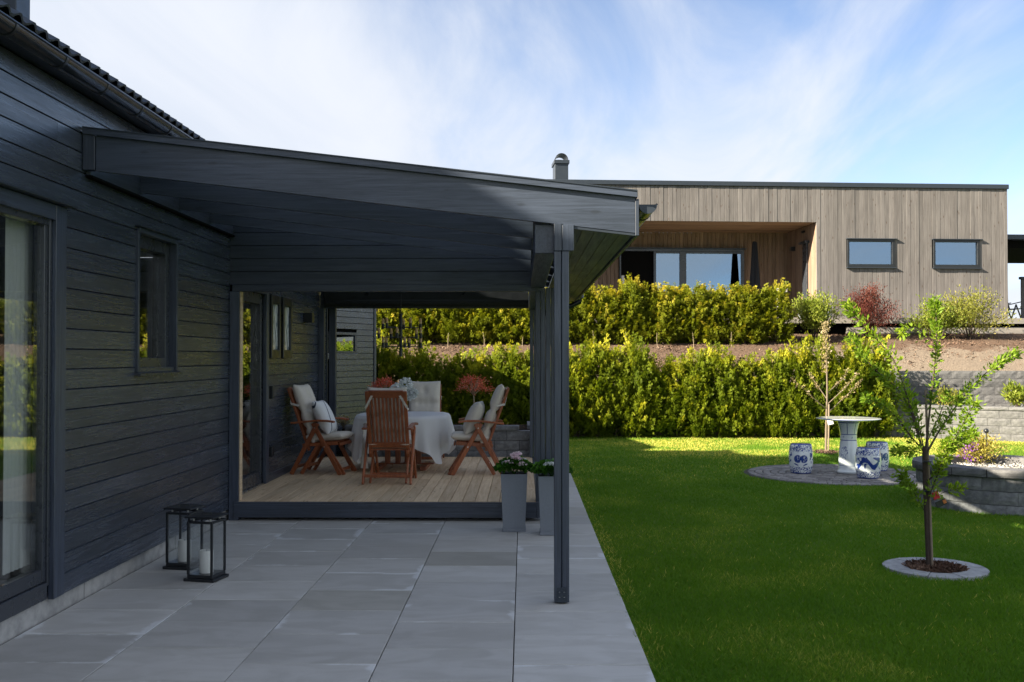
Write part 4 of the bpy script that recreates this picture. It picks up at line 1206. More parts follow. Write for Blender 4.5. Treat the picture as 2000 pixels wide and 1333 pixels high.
# carport roof at the right, terrace in front
q0, q1 = fac(1968, 465, 2.0), fac(1968, 498, 2.0)
lb('carport_roof', 'dark_flashing', nh, uR + .001, uR + 4.5, 1.2, 6.2, q0[1] - .14, q0[1], .006)
lb('carport_beam', 'dark_void', nh, uR + .001, uR + 4.4, 1.5, 6.0, q0[1] - .36, q0[1] - .141, .006)
terr = thing('terrace', 'grey wooden terrace running along the front of the neighbouring house', 'terrace', (P0.x, P0.y, 0), HA)
for i in range(10):
    lb('terrace_board', 'terrace_wood', terr, uL, uR + 5, -1.05 + i * .108, -1.05 + i * .108 + .102, TZ2 - .035, TZ2 - .004, .003)
for i in range(21):
    lb('terrace_board', 'terrace_wood', terr, uL2, uC - .03, .032 + i * .108, .032 + i * .108 + .102, TZ2 - .035, TZ2 - .004, .003)
lb('terrace_fascia', 'terrace_wood', terr, uL, uR + 5, -1.085, -1.056, TZ2 - .15, TZ2 - .004, .003)
lb('terrace_under_shade', 'dark_void', terr, uL, uR + 5, -.85, -.80, 2.1, TZ2 - .04, 0)  # near-black sheet painting the shade beneath the terrace
lb('terrace_step', 'terrace_wood', terr, fac(1625, 640)[0], uR + 5, -1.02, -.90, 2.33, 2.50, .004)
lb('terrace_far', 'terrace_wood', terr, uR + .05, uR + 6, .05, 6.0, TZ2 - .04, TZ2 - .006, 0)
# screen wall and chair on the side terrace
scx = fac(1995, 560, 3.0)[0]
t = thing('screen_wall', 'pale boarded screen wall with dark top at the far right edge', 'wall', (P0.x, P0.y, 0), HA)
for i in range(8): lb('screen_board', 'grey_cladding', t, scx + i * .12 + .002, scx + i * .12 + .117, 3.0, 3.05, TZ2, fac(1996, 546, 3.0)[1], .003)
lb('screen_cap', 'dark_flashing', t, scx - .03, scx + 1.0, 2.95, 3.1, fac(1996, 546, 3.0)[1] + .001, fac(1996, 541, 3.0)[1], .003)
cx0 = fac(1970, 610, 1.5)[0]
t = thing('terrace_chair', 'black folding terrace chair at the far right beyond the grey house', 'chair', (P0.x, P0.y, 0), HA)
for w in (1.45, 1.95):
    MB().bar((cx0 + .02, w, TZ2), (cx0 + .20, w, TZ2 + .50), .03, .035).build('leg', 'black_metal', t, 'local')
    MB().bar((cx0 + .38, w, TZ2), (cx0 + .19, w, TZ2 + .50), .03, .035).build('leg', 'black_metal', t, 'local')
    MB().bar((cx0 - .1, w, TZ2 + .47), (cx0 + .33, w, TZ2 + .57), .05, .025).build('armrest', 'black_metal', t, 'local')
MB().bar((cx0 - .02, 1.7, TZ2 + .36), (cx0 + .40, 1.7, TZ2 + .38), .46, .03).build('seat', 'canvas_dark', t, 'local')
MB().bar((cx0 + .02, 1.7, TZ2 + .36), (cx0 - .16, 1.7, TZ2 + .95), .46, .03, (1, 0, 0)).build('backrest', 'canvas_dark', t, 'local')
# closed parasol and pots in the recess
q = fac(1474, 472, 1.3)
pp = Vector((P0.x, P0.y, 0)) + U * q[0] + Nb * 1.3
t = thing('parasol', 'closed dark parasol standing in the recess beside the glass door', 'parasol', (pp.x, pp.y, TZ2))
hh = q[1] - TZ2
m = MB(); seg = 16
prof = [(.03, hh), (.055, hh - .03), (.075, hh - .3), (.10, hh - .8), (.13, hh - 1.25), (.16, hh - 1.45), (.05, hh - 1.44)]
for r, zz in prof:
    for j in range(seg):
        a = 2 * math.pi * j / seg; rr = r * (1 + .22 * math.cos(8 * a)); m.v.append(Vector((rr * math.cos(a), rr * math.sin(a), zz)))
for i in range(len(prof) - 1):
    for j in range(seg): m.f.append([i * seg + j, i * seg + (j + 1) % seg, (i + 1) * seg + (j + 1) % seg, (i + 1) * seg + j])
m.f.append(list(range(seg))[::-1])
m.build('canopy', 'canvas_dark', t, 'local', smooth=True)
MB().tube([(0, 0, 0), (0, 0, hh - 1.2)], .022, 8).build('pole', 'black_metal', t, 'local')
MB().lathe([(.25, 0), (.25, .05), (.06, .08), (.04, .3)], 16).build('base', 'black_metal', t, 'local', smooth=True)
q = fac(1527, 566, .9); pp = Vector((P0.x, P0.y, 0)) + U * q[0] + Nb * .9
t = thing('storage_box', 'pale upright box on the terrace behind the end of the hedge', 'box', (pp.x, pp.y, TZ2), HA)
bx('box_body', 'pot_pale', t, -.12, .12, -.12, .12, .0, q[1] - TZ2, .01, 'local'); bx('box_lid', 'pot_pale', t, -.13, .13, -.13, .13, q[1] - TZ2 + .001, q[1] - TZ2 + .03, .006, 'local')
q = fac(1588, 603, -.7); pp = Vector((P0.x, P0.y, 0)) + U * q[0] - Nb * .7
t = thing('terrace_planter', 'low grey planter box on the terrace with a bright green plant', 'planter', (pp.x, pp.y, TZ2), HA)
bx('planter_box', 'planter_zinc', t, -.35, .45, -.15, .15, .0, q[1] - TZ2, .008, 'local'); bx('planter_rim', 'planter_zinc', t, -.37, .47, -.17, .17, q[1] - TZ2 + .001, q[1] - TZ2 + .025, .005, 'local')

# ------------------------------------------------------------------ hedges of thuja
def thuja_mesh(h, r, n, seed):
    """feathery plumes leaning up and out of a dark heart"""
    g = np.random.default_rng(seed); PP, DD, LL, SS, TT = [], [], [], [], []
    K = n // 34
    t = (np.arange(K) + g.random(K)) / K; a = g.uniform(0, 6.283, K)
    prof = np.interp(t, [0, .06, .4, .75, .92, 1.0], [.8, 1.0, 1.05, .88, .6, .25])
    size = g.uniform(.7, 1.35, K)
    rin = r * prof * g.uniform(.35, .75, K)
    B = np.stack([rin * np.cos(a), rin * np.sin(a), t * h * .9], 1)
    up = g.uniform(.8, 2.0, K) + t * 1.2
    D0 = unit(np.stack([np.cos(a) + g.normal(0, .25, K), np.sin(a) + g.normal(0, .25, K), up], 1))
    ln = .30 * size * (r / .42); ln[t > .9] *= g.uniform(.9, 1.5, (t > .9).sum())
    S0 = unit(np.cross(D0, g.normal(size=(K, 3))))
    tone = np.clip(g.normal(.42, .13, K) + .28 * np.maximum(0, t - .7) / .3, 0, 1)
    for q in range(40):
        u = g.random(K) ** .8; wd = .30 * (1 - .75 * u) * ln
        off = S0 * (g.normal(0, .55, K) * wd)[:, None] + np.cross(D0, S0) * (g.normal(0, .28, K) * wd)[:, None]
        P = B + D0 * (ln * u)[:, None] + off
        d = unit(D0 + off * 3.0 + g.normal(0, .28, (K, 3))); sd = unit(np.cross(np.cross(d, S0), d) + g.normal(0, .25, (K, 3)))
        L = g.uniform(.04, .085, K)
        for ang, sc, b in ((0, 1, 0), (.6, .66, .2), (-.6, .66, .2)):
            dd = d * math.cos(ang) + sd * math.sin(ang)
            PP.append(P + d * (L * b)[:, None]); DD.append(dd); LL.append(L * sc); SS.append(unit(sd - dd * (sd * dd).sum(1, keepdims=True)))
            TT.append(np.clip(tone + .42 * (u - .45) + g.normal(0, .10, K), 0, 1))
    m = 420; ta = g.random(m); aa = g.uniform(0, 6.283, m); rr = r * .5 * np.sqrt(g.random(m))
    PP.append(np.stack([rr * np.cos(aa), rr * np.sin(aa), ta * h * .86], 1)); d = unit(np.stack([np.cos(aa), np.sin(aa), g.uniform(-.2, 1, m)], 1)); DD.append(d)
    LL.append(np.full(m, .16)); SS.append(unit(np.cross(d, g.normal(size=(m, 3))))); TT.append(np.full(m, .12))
    LL = np.concatenate(LL)
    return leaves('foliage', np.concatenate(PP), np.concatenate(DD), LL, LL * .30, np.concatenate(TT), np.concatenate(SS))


def stem(h, r, mat='bark'):
    m = MB().tube([(0, 0, -.12), (0, 0, h * .5), (.01, 0, h * .85)], [r, r * .7, r * .25], 6)
    o = m.build('stem', mat, None); o.location = (0, 0, 0); me = o.data; bpy.data.objects.remove(o); return me


def thuja_row(xs, yf, zf, hf, r, n, mat, label, group, seeds):
    href = 1.6
    ms = []
    for s in seeds:
        me = thuja_mesh(href, r, n, s); me.materials.append(M[mat]); ms.append(me)
    sm = stem(href, .03); sm.materials.append(M['bark'])
    for i, x in enumerate(xs):
        h = hf(x); y = yf(x)
        t = thing('thuja', label, 'hedge plant', (x, y, zf(x, y)), rnd.uniform(0, 6.28), group)
        k = h / href * rnd.uniform(.94, 1.06)
        for nm, me in (('foliage', ms[i % len(ms)]), ('stem', sm)):
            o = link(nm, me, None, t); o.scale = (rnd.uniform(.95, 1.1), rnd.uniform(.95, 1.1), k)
            if nm == 'stem': o.location = (0, 0, .12 * k)


xs = [-4.0 + i * .43 + rnd.uniform(-.06, .06) for i in range(28)]
thuja_row(xs, lambda x: 21.5 + rnd.uniform(-.08, .08), lambda x, y: -.02, lambda x: 1.72 + rnd.uniform(-.16, .14) + .10 * math.sin(x * 1.3), .43, 7800, 'thuja_low',
          'yellow-green thuja in the lower hedge at the back of the lawn', 'thujas of the lower hedge', (1, 2, 3, 4))
xs = [-4.6 + i * .40 + rnd.uniform(-.05, .05) for i in range(28)]
xs = [x for x in xs if x < 6.35]
thuja_row(xs, lambda x: 24.5 + rnd.uniform(-.08, .08), lambda x, y: float(bank_z(x, y)) - .02, lambda x: 1.36 + rnd.uniform(-.1, .10), .40, 7200, 'thuja',
          'golden-tipped thuja in the upper hedge in front of the grey house', 'thujas of the upper hedge', (11, 12, 13, 14))
# dry sprigs at the foot of the upper hedge
for i in range(10):
    x = -2.6 + i * .86 + rnd.uniform(-.2, .2); y = 24.0; zz0 = float(bank_z(x, y))
    t = thing('dry_sprig', 'thin pale dry sprig on the mulch before the upper hedge', 'sprig', (x, y, zz0 - .01), 0, 'dry sprigs before the upper hedge')
    h = rnd.uniform(.25, .45)
    MB().tube([(0, 0, 0), (rnd.uniform(-.02, .02), 0, h * .5), (rnd.uniform(-.03, .03), 0, h)], [.006, .005, .003], 5).build('stem', 'stem_pale', t, 'local')
    n = 22; zz = rng.uniform(.3, 1, n) * h; a = rng.uniform(0, 6.28, n)
    link('foliage', leaves('foliage', np.stack([np.cos(a) * .015, np.sin(a) * .015, zz], 1), np.stack([np.cos(a), np.sin(a), np.full(n, .9)], 1), rng.uniform(.03, .07, n), .008), 'leaf_olive', t)


# ------------------------------------------------------------------ shrubs
def shrub(name, label, cat, loc, rx, rz, n, L, Wd, mat, twig='bark', open_=.5, group=None, ntw=14, tall=0.0):
    t = thing(name, label, cat, loc, 0, group)
    m = MB(); tips = []
    for i in range(ntw):
        a = rnd.uniform(0, 6.28); e = rnd.uniform(.25, 1.0); top = Vector((math.cos(a) * rx * e, math.sin(a) * rx * e, rz * (1.05 - .55 * e ** 2) * rnd.uniform(.8, 1.12)))
        mid = Vector((top.x * .35, top.y * .35, top.z * .55)); m.tube([(top.x * .05, top.y * .05, -.03), mid, top], [.012, .008, .003], 5)
        for q in range(int(n / ntw)):
            u = rnd.uniform(.25, 1.05) ; b = mid.lerp(top, (u - .3) / .7) if u > .3 else Vector((0, 0, 0)).lerp(mid, u / .3)
            tips.append(b + Vector((rnd.gauss(0, 1), rnd.gauss(0, 1), rnd.gauss(0, .8))) * rx * .16 * open_ * 2)
    m.build('twigs', twig, t, 'local')
    P = np.array([tuple(v) for v in tips]); P[:, 2] = np.maximum(P[:, 2], .01); k = len(P)
    D = P / max(rx, .01) + rng.normal(0, .7, (k, 3)); D[:, 2] += .5
    link('foliage', leaves('foliage', P, D, rng.uniform(.6, 1.2, k) * L, rng.uniform(.7, 1.1, k) * Wd), mat, t)
    return t


def on_bank(px, y): 
    x = at_y(px, 660, y).x; return (x, y, float(bank_z(x, y)))
shrub('green_shrub', 'fresh green shrub at the right end of the upper hedge', 'shrub', on_bank(1590, 25.0), .74, 1.05, 5200, .07, .035, 'leaf_shrub')
shrub('maroon_shrub', 'maroon leaved shrub in front of the grey house wall', 'shrub', on_bank(1697, 25.3), .74, 1.22, 7600, .05, .022, 'leaf_maroon', 'twig_red', .5, None, 26)
shrub('olive_shrub', 'broad yellow-green shrub below the right-hand window', 'shrub', on_bank(1832, 25.2), .76, .90, 4200, .065, .03, 'leaf_shrub')
shrub('olive_shrub', 'tall loose yellow-green shrub at the right corner of the grey house', 'shrub', on_bank(1895, 25.2), .84, 1.04, 5600, .065, .03, 'leaf_olive')
q = at_y(1855, 780, 21.4)
shrub('gold_shrub', 'small golden shrub on the gravel terrace between the block walls', 'shrub', (q.x, 21.4, .6), .36, .42, 1500, .06, .03, 'leaf_olive')
q = at_y(1990, 780, 21.0)
shrub('rhododendron', 'dark green rhododendron at the right edge on the gravel terrace', 'shrub', (q.x, 21.0, .6), .36, .50, 900, .10, .045, 'leaf_shrub')
pp = Vector((P0.x, P0.y, 0)) + U * fac(1580, 603, -.7)[0] - Nb * .7
shrub('lime_plant', 'bright lime-green plant growing in the terrace planter box', 'plant', (pp.x, pp.y, fac(1588, 603, -.7)[1] - .02), .22, .20, 420, .06, .04, 'leaf_spring')
az = at_z(1935, 912, .385)
t = shrub('azalea', 'yellow-leaved azalea with purple blossom in the round planter', 'shrub', (az.x, az.y + .3, .375), .31, .34, 2000, .036, .017, 'leaf_azalea', 'bark_pale', .5, None, 18)
n = 260; P = rng.normal(0, 1, (n, 3)) * np.array([.055, .05, .04]) + np.array([-.16, -.05, .24]); P[n // 5 * 4:] += np.array([-.01, 0, -.13])
link('blossom', leaves('blossom', P, rng.normal(size=(n, 3)) + np.array([0, -.4, .4]), rng.uniform(.018, .03, n), .022), 'petal_purple', t)
q = at_y(1957, 842, 11.9)
t = thing('shadow_spot_ball', 'dark ball on a thin stake behind the azalea, standing in for a shadow spot', 'stake', (q.x, 12.3, .38))  # ball and stem added in place of a shadow spot on the wall
zb_ = at_y(1957, 842, 12.3).z - .38
MB().tube([(0, 0, -.05), (0, 0, zb_)], .005, 6).build('stem', 'black_metal', t, 'local')
MB().lathe([(0.001, -.03), (.018, -.024), (.028, -.008), (.028, .008), (.018, .024), (.001, .03)], 12, (0, 0, zb_)).build('ball', 'black_metal', t, 'local', smooth=True)


# ------------------------------------------------------------------ young trees
def branch_px(pts, Y, dy):
    out = []
    for i, (px, py) in enumerate(pts):
        out.append(at_y(px, py, Y + dy * i / max(1, len(pts) - 1)))
    # smooth
    P = [Vector(p) for p in out]; Q = []
    for i in range(len(P) - 1):
        for k in range(4): Q.append(P[i].lerp(P[i + 1], k / 4))
    Q.append(P[-1])
    for _ in range(2):
        Q = [Q[0]] + [(Q[i - 1] + Q[i] * 2 + Q[i + 1]) / 4 for i in range(1, len(Q) - 1)] + [Q[-1]]
    return Q


tb = at_z(1812, 1109); TY = tb.y
t = thing('young_tree', 'young fruit tree with upswept branches and a stake on the lawn', 'tree', (tb.x, tb.y, 0))
W0 = wl(t)
trunk = branch_px([(1815, 1112), (1812, 1040), (1808, 960), (1806, 890), (1806, 872)], TY, 0)
tr = MB().tube(trunk, np.linspace(.024, .018, len(trunk)).tolist(), 10).build('trunk', 'bark', t, smooth=True)
BR = [([(1806, 890), (1793, 850), (1772, 775), (1748, 705), (1712, 662), (1668, 615), (1655, 596)], .35, .016, 1.25, .95),
      ([(1804, 880), (1780, 855), (1752, 815), (1722, 790), (1690, 778)], -.4, .012, 1.0, .75),
      ([(1800, 878), (1790, 820), (1766, 778), (1745, 750), (1714, 728), (1680, 690), (1662, 660)], .6, .012, 1.2, .9),
      ([(1808, 880), (1816, 800), (1824, 730), (1830, 665), (1828, 612), (1826, 592)], .1, .015, 1.0, .75),
      ([(1830, 668), (1800, 655), (1775, 640), (1762, 650)], -.1, .005, .7, .8),
      ([(1810, 885), (1832, 845), (1862, 800), (1898, 755), (1940, 715), (1982, 690)], .3, .014, 1.1, .8),
      ([(1808, 945), (1835, 915), (1858, 870), (1880, 830), (1902, 790)], -.5, .012, 1.5, 1.0),
      ([(1858, 875), (1880, 860), (1902, 845)], -.5, .006, 1.1, .8),
      ([(1806, 888), (1785, 880), (1760, 884), (1744, 878)], -.3, .007, .8, .7),
      ([(1810, 985), (1822, 950), (1840, 905), (1848, 870)], -.25, .010, 1.2, .9),
      ([(1812, 985), (1840, 962), (1868, 955), (1888, 953)], -.2, .004, .7, .7),
      ([(1806, 1000), (1788, 965), (1770, 940), (1758, 925)], -.25, .005, 1.3, .8),
      ([(1806, 880), (1818, 845), (1838, 805), (1850, 770)], .5, .008, .5, .6),
      ([(1804, 875), (1796, 835), (1790, 800), (1783, 770)], .3, .008, .5, .6)]
LP, LD = [], []
for pts, dy, r0, dens, spread in BR:
    Q = branch_px(pts, TY, dy)
    MB().tube(Q, np.linspace(r0 * .62, .002, len(Q)).tolist(), 7).build('branch', 'bark', t, smooth=True)
    Ln = sum((Q[i + 1] - Q[i]).length for i in range(len(Q) - 1))
    for k in range(int(Ln * 105 * dens)):
        u = .16 + .86 * rnd.random() ** .9; u = min(u, .999) * (len(Q) - 1); i = int(u); p = Q[i].lerp(Q[i + 1], u - i); d = (Q[i + 1] - Q[i]).normalized()
        c = p + Vector((rnd.gauss(0, 1), rnd.gauss(0, 1), rnd.gauss(0, 1))) * .017 * spread
        for _ in range(rnd.randint(3, 6)):
            o = Vector((rnd.gauss(0, 1), rnd.gauss(0, 1), rnd.gauss(0, 1))); o = (o - d * o.dot(d)).normalized() + d * .7
            LP.append(c + o * rnd.uniform(.004, .03) * spread); LD.append(o)
P = np.array([tuple(v - W0) for v in LP]); D = np.array([tuple(v) for v in LD])
k = len(P)
link('foliage', leaves('foliage', P, D, rng.uniform(.027, .050, k), rng.uniform(.014, .021, k)), 'leaf_spring', t)
MB().tube([at_y(1821, 1112, TY - .03), at_y(1817, 1000, TY - .02), at_y(1812, 880, TY + .02), at_y(1808, 762, TY + .06)], .010, 7).build('stake', 'stake', t)
for zz in (.62, .86): MB().lathe([(.036, -.006), (.040, 0), (.036, .006)], 12, (at_y(1811, 990, TY).x, TY - .01, zz)).build('tie', 'black_metal', t)
c = at_y(1828, 968, TY - .05); MB().obox(c, (.024, 0, .010), (0, .004, 0), (-.010, 0, .028), .003).build('label_red', 'paper_red', t)
c = at_y(1838, 983, TY - .045); MB().obox(c, (.040, 0, .018), (0, .004, 0), (-.010, 0, .022), .003).build('label_black', 'black_metal', t)
c = at_y(1845, 980, TY - .052); MB().obox(c, (.012, 0, .006), (0, .003, 0), (-.006, 0, .014), .002).build('label_orange', 'paper_orange', t)
# stone ring and mulch round the tree
rg = thing('tree_ring', 'ring of pale paving stones set in the grass round the young tree', 'edging', (3.33, 8.12, 0))
for i in range(9):
    a0, a1 = 2 * math.pi * i / 9 + .012, 2 * math.pi * (i + 1) / 9 - .012
    pts = [(.225 * math.cos(a), .225 * math.sin(a)) for a in np.linspace(a0, a1, 6)] + [(.40 * math.cos(a), .40 * math.sin(a)) for a in np.linspace(a1, a0, 6)]
    MB().prism(pts, 'z', -.05, .006 + rnd.uniform(-.003, .003)).build('edging_stone', 'ring_stone', rg, 'local')
MB().lathe([(.232, -.06), (.232, -.012), (0, .02)], 24).build('soil', 'soil', rg, 'local')
n = 1500; a = rng.uniform(0, 6.283, n); r = np.sqrt(rng.random(n)) * .235
D = rng.normal(size=(n, 3)); D[:, 2] = np.abs(D[:, 2]) * .5
g = link('bark_chips', leaves('bark_chips', np.stack([r * np.cos(a), r * np.sin(a), .018 - .12 * r ** 2], 1), D, rng.uniform(.015, .045, n), rng.uniform(.006, .016, n)), 'mulch_chip', rg); g['kind'] = 'stuff'

tb = at_z(1612, 884); TY = tb.y
t = thing('blossom_tree', 'thin young tree with pink buds and a white tag before the lower hedge', 'tree', (tb.x, tb.y, 0)); W0 = wl(t)
Q = branch_px([(1613, 886), (1614, 820), (1616, 760), (1614, 700), (1612, 640)], TY, 0)
MB().tube(Q, np.linspace(.022, .008, len(Q)).tolist(), 8).build('trunk', 'bark_pale', t, smooth=True)
MB().tube([at_y(1618, 886, TY - .03), at_y(1619, 790, TY - .03)], .014, 6).build('stake', 'stake', t)
LP, LD = [], []
for pts, dy in (([(1616, 800), (1600, 788), (1570, 760), (1545, 738)], -.2), ([(1615, 780), (1598, 755), (1580, 730)], .2), ([(1616, 808), (1640, 785), (1665, 762), (1685, 742)], .1), ([(1616, 790), (1640, 768), (1660, 748), (1676, 730)], -.3), ([(1615, 770), (1630, 755), (1650, 735), (1655, 722)], .3)):
    Q = branch_px(pts, TY, dy); MB().tube(Q, np.linspace(.009, .003, len(Q)).tolist(), 6).build('branch', 'bark_pale', t, smooth=True)
    for k in range(70):
        u = rnd.uniform(.35, .999) * (len(Q) - 1); i = int(u); p = Q[i].lerp(Q[i + 1], u - i)
        LP.append(p + Vector((rnd.gauss(0, 1), rnd.gauss(0, 1), rnd.gauss(0, 1))) * .018); LD.append(Vector((rnd.gauss(0, 1), rnd.gauss(0, 1), rnd.gauss(0, 1))))
for k in range(420):
    p = at_y(1612, 630 + 100 * rnd.random() ** 1.3, TY); LP.append(p + Vector((rnd.gauss(0, .045), rnd.gauss(0, .045), 0))); LD.append(Vector((rnd.gauss(0, .5), rnd.gauss(0, .5), 1)))
P = np.array([tuple(v - W0) for v in LP]); D = np.array([tuple(v) for v in LD]); k = len(P)
link('blossom', leaves('blossom', P, D, rng.uniform(.025, .05, k), rng.uniform(.018, .03, k)), 'bud_pink', t)
c = at_y(1621, 822, TY - .05); MB().obox(c, (.05, 0, .012), (0, .002, 0), (-.016, 0, .07), 0).build('tag', 'paper_white', t)
rg = thing('mulch_disc', 'small mulched disc round the thin blossom tree', 'mulch bed', (tb.x, tb.y, 0))
MB().lathe([(.24, -.05), (.24, -.012), (0, .02)], 24).build('soil', 'soil', rg, 'local')
n = 500; a = rng.uniform(0, 6.283, n); r = np.sqrt(rng.random(n)) * .24
D = rng.normal(size=(n, 3)); D[:, 2] = np.abs(D[:, 2]) * .5
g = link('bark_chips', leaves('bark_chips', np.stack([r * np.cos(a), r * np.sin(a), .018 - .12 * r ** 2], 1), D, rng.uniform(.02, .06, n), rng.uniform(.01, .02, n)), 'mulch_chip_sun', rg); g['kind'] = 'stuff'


def maple(px, ptop, pbase, half, label):
    Y = 15.75; b = at_y(px, 800, Y)
    t = thing('red_maple', label, 'tree', (b.x, Y, .59)); ztop = at_y(px, ptop, Y).z - .59; zc = at_y(px, pbase, Y).z - .59; rx = half / F * Y
    MB().tube([(0, 0, -.03), (.01, 0, zc * .6), (0, 0, zc * 1.02)], [.016, .014, .010], 8).build('trunk', 'stem_pale', t, 'local', smooth=True)
    m = MB(); LP = []
    for i in range(16):
        a = 2 * math.pi * i / 16 + rnd.uniform(-.2, .2); e = rnd.uniform(.5, 1.0)
        tip = Vector((math.cos(a) * rx * e, math.sin(a) * rx * e, zc + (ztop - zc) * (.95 - .85 * e ** 1.6) + rnd.uniform(-.02, .02)))
        mid = Vector((tip.x * .5, tip.y * .5, max(zc, tip.z) + .04)); m.tube([(0, 0, zc * .98), mid, tip], [.007, .005, .002], 5)
        for q in range(66):
            u = rnd.uniform(.3, 1.08); p = mid.lerp(tip, (u - .4) / .6) if u > .4 else Vector((0, 0, zc)).lerp(mid, u / .4)
            LP.append(p + Vector((rnd.gauss(0, 1), rnd.gauss(0, 1), rnd.gauss(0, .6))) * .045)
    m.build('branches', 'stem_pale', t, 'local')
    P = np.array([tuple(v) for v in LP]); k = len(P); D = P - np.array([0, 0, zc]); D = unit(D) + rng.normal(0, .6, (k, 3))
    link('foliage', leaves('foliage', P, D, rng.uniform(.022, .045, k), rng.uniform(.008, .015, k)), 'leaf_maple', t)


maple(925, 731, 772, 36, 'small red maple behind the right-hand chair')
maple(754, 734, 768, 32, 'small red maple half hidden behind the near chair back')
b = at_y(672, 828, 15.6)
shrub('heather', 'tiny pale heather in the bed left of the table', 'plant', (b.x, 15.6, .6), .14, .18, 260, .04, .015, 'bud_pink', 'bark_pale')

# ------------------------------------------------------------------ deck furniture
def pillow_mesh(w, h, t, nx=18, ny=18, e=3.2, tufts=(), pinch=.5):
    """soft cushion in the x-z plane, thickness along y"""
    V = []; Fc = []
    def prof(u, v):
        a = max(0.0, 1 - abs(u) ** e); b = max(0.0, 1 - abs(v) ** e); k = (a * b) ** .45
        for (tu, tv, rr) in tufts:
            du = (u - tu) / rr if tu is not None else 0; dv = (v - tv) / rr if tv is not None else 0
            k *= 1 - pinch * math.exp(-(du * du + dv * dv) * 3)
        return k
    for s in (-1, 1):
        for j in range(ny + 1):
            for i in range(nx + 1):
                u, v = -1 + 2 * i / nx, -1 + 2 * j / ny
                k = prof(u, v); inx = 1 - .05 * (1 - abs(v)) * (abs(u) > .99) * 0
                V.append((u * w / 2 * (1 - .03 * (1 - v * v) * abs(u)), s * t / 2 * (.10 + .90 * k), v * h / 2 * (1 - .03 * (1 - u * u) * abs(v))))
    q = (nx + 1) * (ny + 1)
    for j in range(ny):
        for i in range(nx):
            a = j * (nx + 1) + i; Fc.append([a, a + 1, a + nx + 2, a + nx + 1]); Fc.append([q + a, q + a + nx + 1, q + a + nx + 2, q + a + 1])
    for i in range(nx): Fc.append([i, q + i, q + i + 1, i + 1]); a = ny * (nx + 1) + i; Fc.append([a, a + 1, q + a + 1, q + a])
    for j in range(ny): a = j * (nx + 1); Fc.append([a, a + nx + 1, q + a + nx + 1, q + a]); b = a + nx; Fc.append([b, q + b, q + b + nx + 1, b + nx + 1])
    me = bpy.data.meshes.new('cushion'); me.from_pydata(V, [], Fc); me.update(); me.shade_smooth(); return me


HW = .255
def make_chair(label):
    t = thing('garden_chair', label, 'chair', (0, 0, 0), 0, 'teak folding chairs round the table')
    B0, B1 = Vector((0, -.13, .36)), Vector((0, -.40, 1.10))      # backrest line
    bd = (B1 - B0).normalized(); bn = Vector((0, bd.z, -bd.y))
    def part(name, p, q, w, h, side, b=.004): return MB().bar(p, q, w, h, side, b).build(name, 'teak', t, 'local')
    for s in (-1, 1):
        part('back_stile', B0 + Vector((s * .225, 0, 0)) - bd * .06, B1 + Vector((s * .225, 0, 0)), .042, .03, (0, 1, 0))
        part('front_leg', (s * HW, .32, 0), (s * HW, -.05, .655), .024, .055, (0, 1, .5))
        part('rear_leg', (s * (HW + .028), -.33, 0), (s * (HW + .028), .02, .655), .024, .055, (0, 1, -.5))
        part('inner_leg', (s * (HW - .04), .36, .0), (s * (HW - .04), .10, .40), .024, .045, (0, 1, .5))
        part('inner_leg', (s * (HW - .04), -.22, .0), (s * (HW - .04), .02, .40), .024, .045, (0, 1, -.5))
        part('seat_rail', (s * .225, .27, .405), (s * .225, -.20, .37), .028, .045, (0, 0, 1))
        m = MB(); pts = [(-.34, .655), (-.18, .672), (.0, .69), (.14, .69), (.24, .675)]
        for a, b in zip(pts[:-1], pts[1:]): m.bar((s * (HW + .01), a[0], a[1]), (s * (HW + .01), b[0], b[1]), .062, .024, (0, 0, 1), .004)
        m.build('armrest', 'teak', t, 'local')
        for (yy, zz) in ((-.012, .60), (.12, .36)):
            MB().tube([(s * (HW + .041), yy, zz), (s * (HW + .046), yy, zz)], .009, 8).build('bolt', 'steel', t, 'local')
    part('top_rail', B1 - bd * .035 - Vector((.204, 0, 0)), B1 - bd * .035 + Vector((.204, 0, 0)), .09, .026, bn)
    part('bottom_rail', B0 + bd * .10 - Vector((.204, 0, 0)), B0 + bd * .10 + Vector((.204, 0, 0)), .07, .026, bn)
    for i in range(9):
        x = -.176 + i * .044
        part('back_slat', B0 + bd * .135 + Vector((x, 0, 0)), B1 - bd * .081 + Vector((x, 0, 0)), .026, .014, (0, 1, 0))
    for i in range(6):
        part('seat_slat', (-.21, .24 - i * .075, .423 - i * .0056), (.21, .24 - i * .075, .423 - i * .0056), .05, .016, (0, 0, 1))
    part('stretcher', (-HW + .013, .285, .055), (HW - .013, .285, .055), .022, .04, (0, 0, 1))
    part('stretcher', (-HW - .015, -.28, .095), (HW + .015, -.28, .095), .022, .04, (0, 0, 1))
    part('stretcher', (-HW + .05, -.16, .10), (HW - .05, -.16, .10), .022, .04, (0, 0, 1))
    part('cross_rail', (-.21, .29, .39), (.21, .29, .39), .022, .04, (0, 0, 1))
    return t


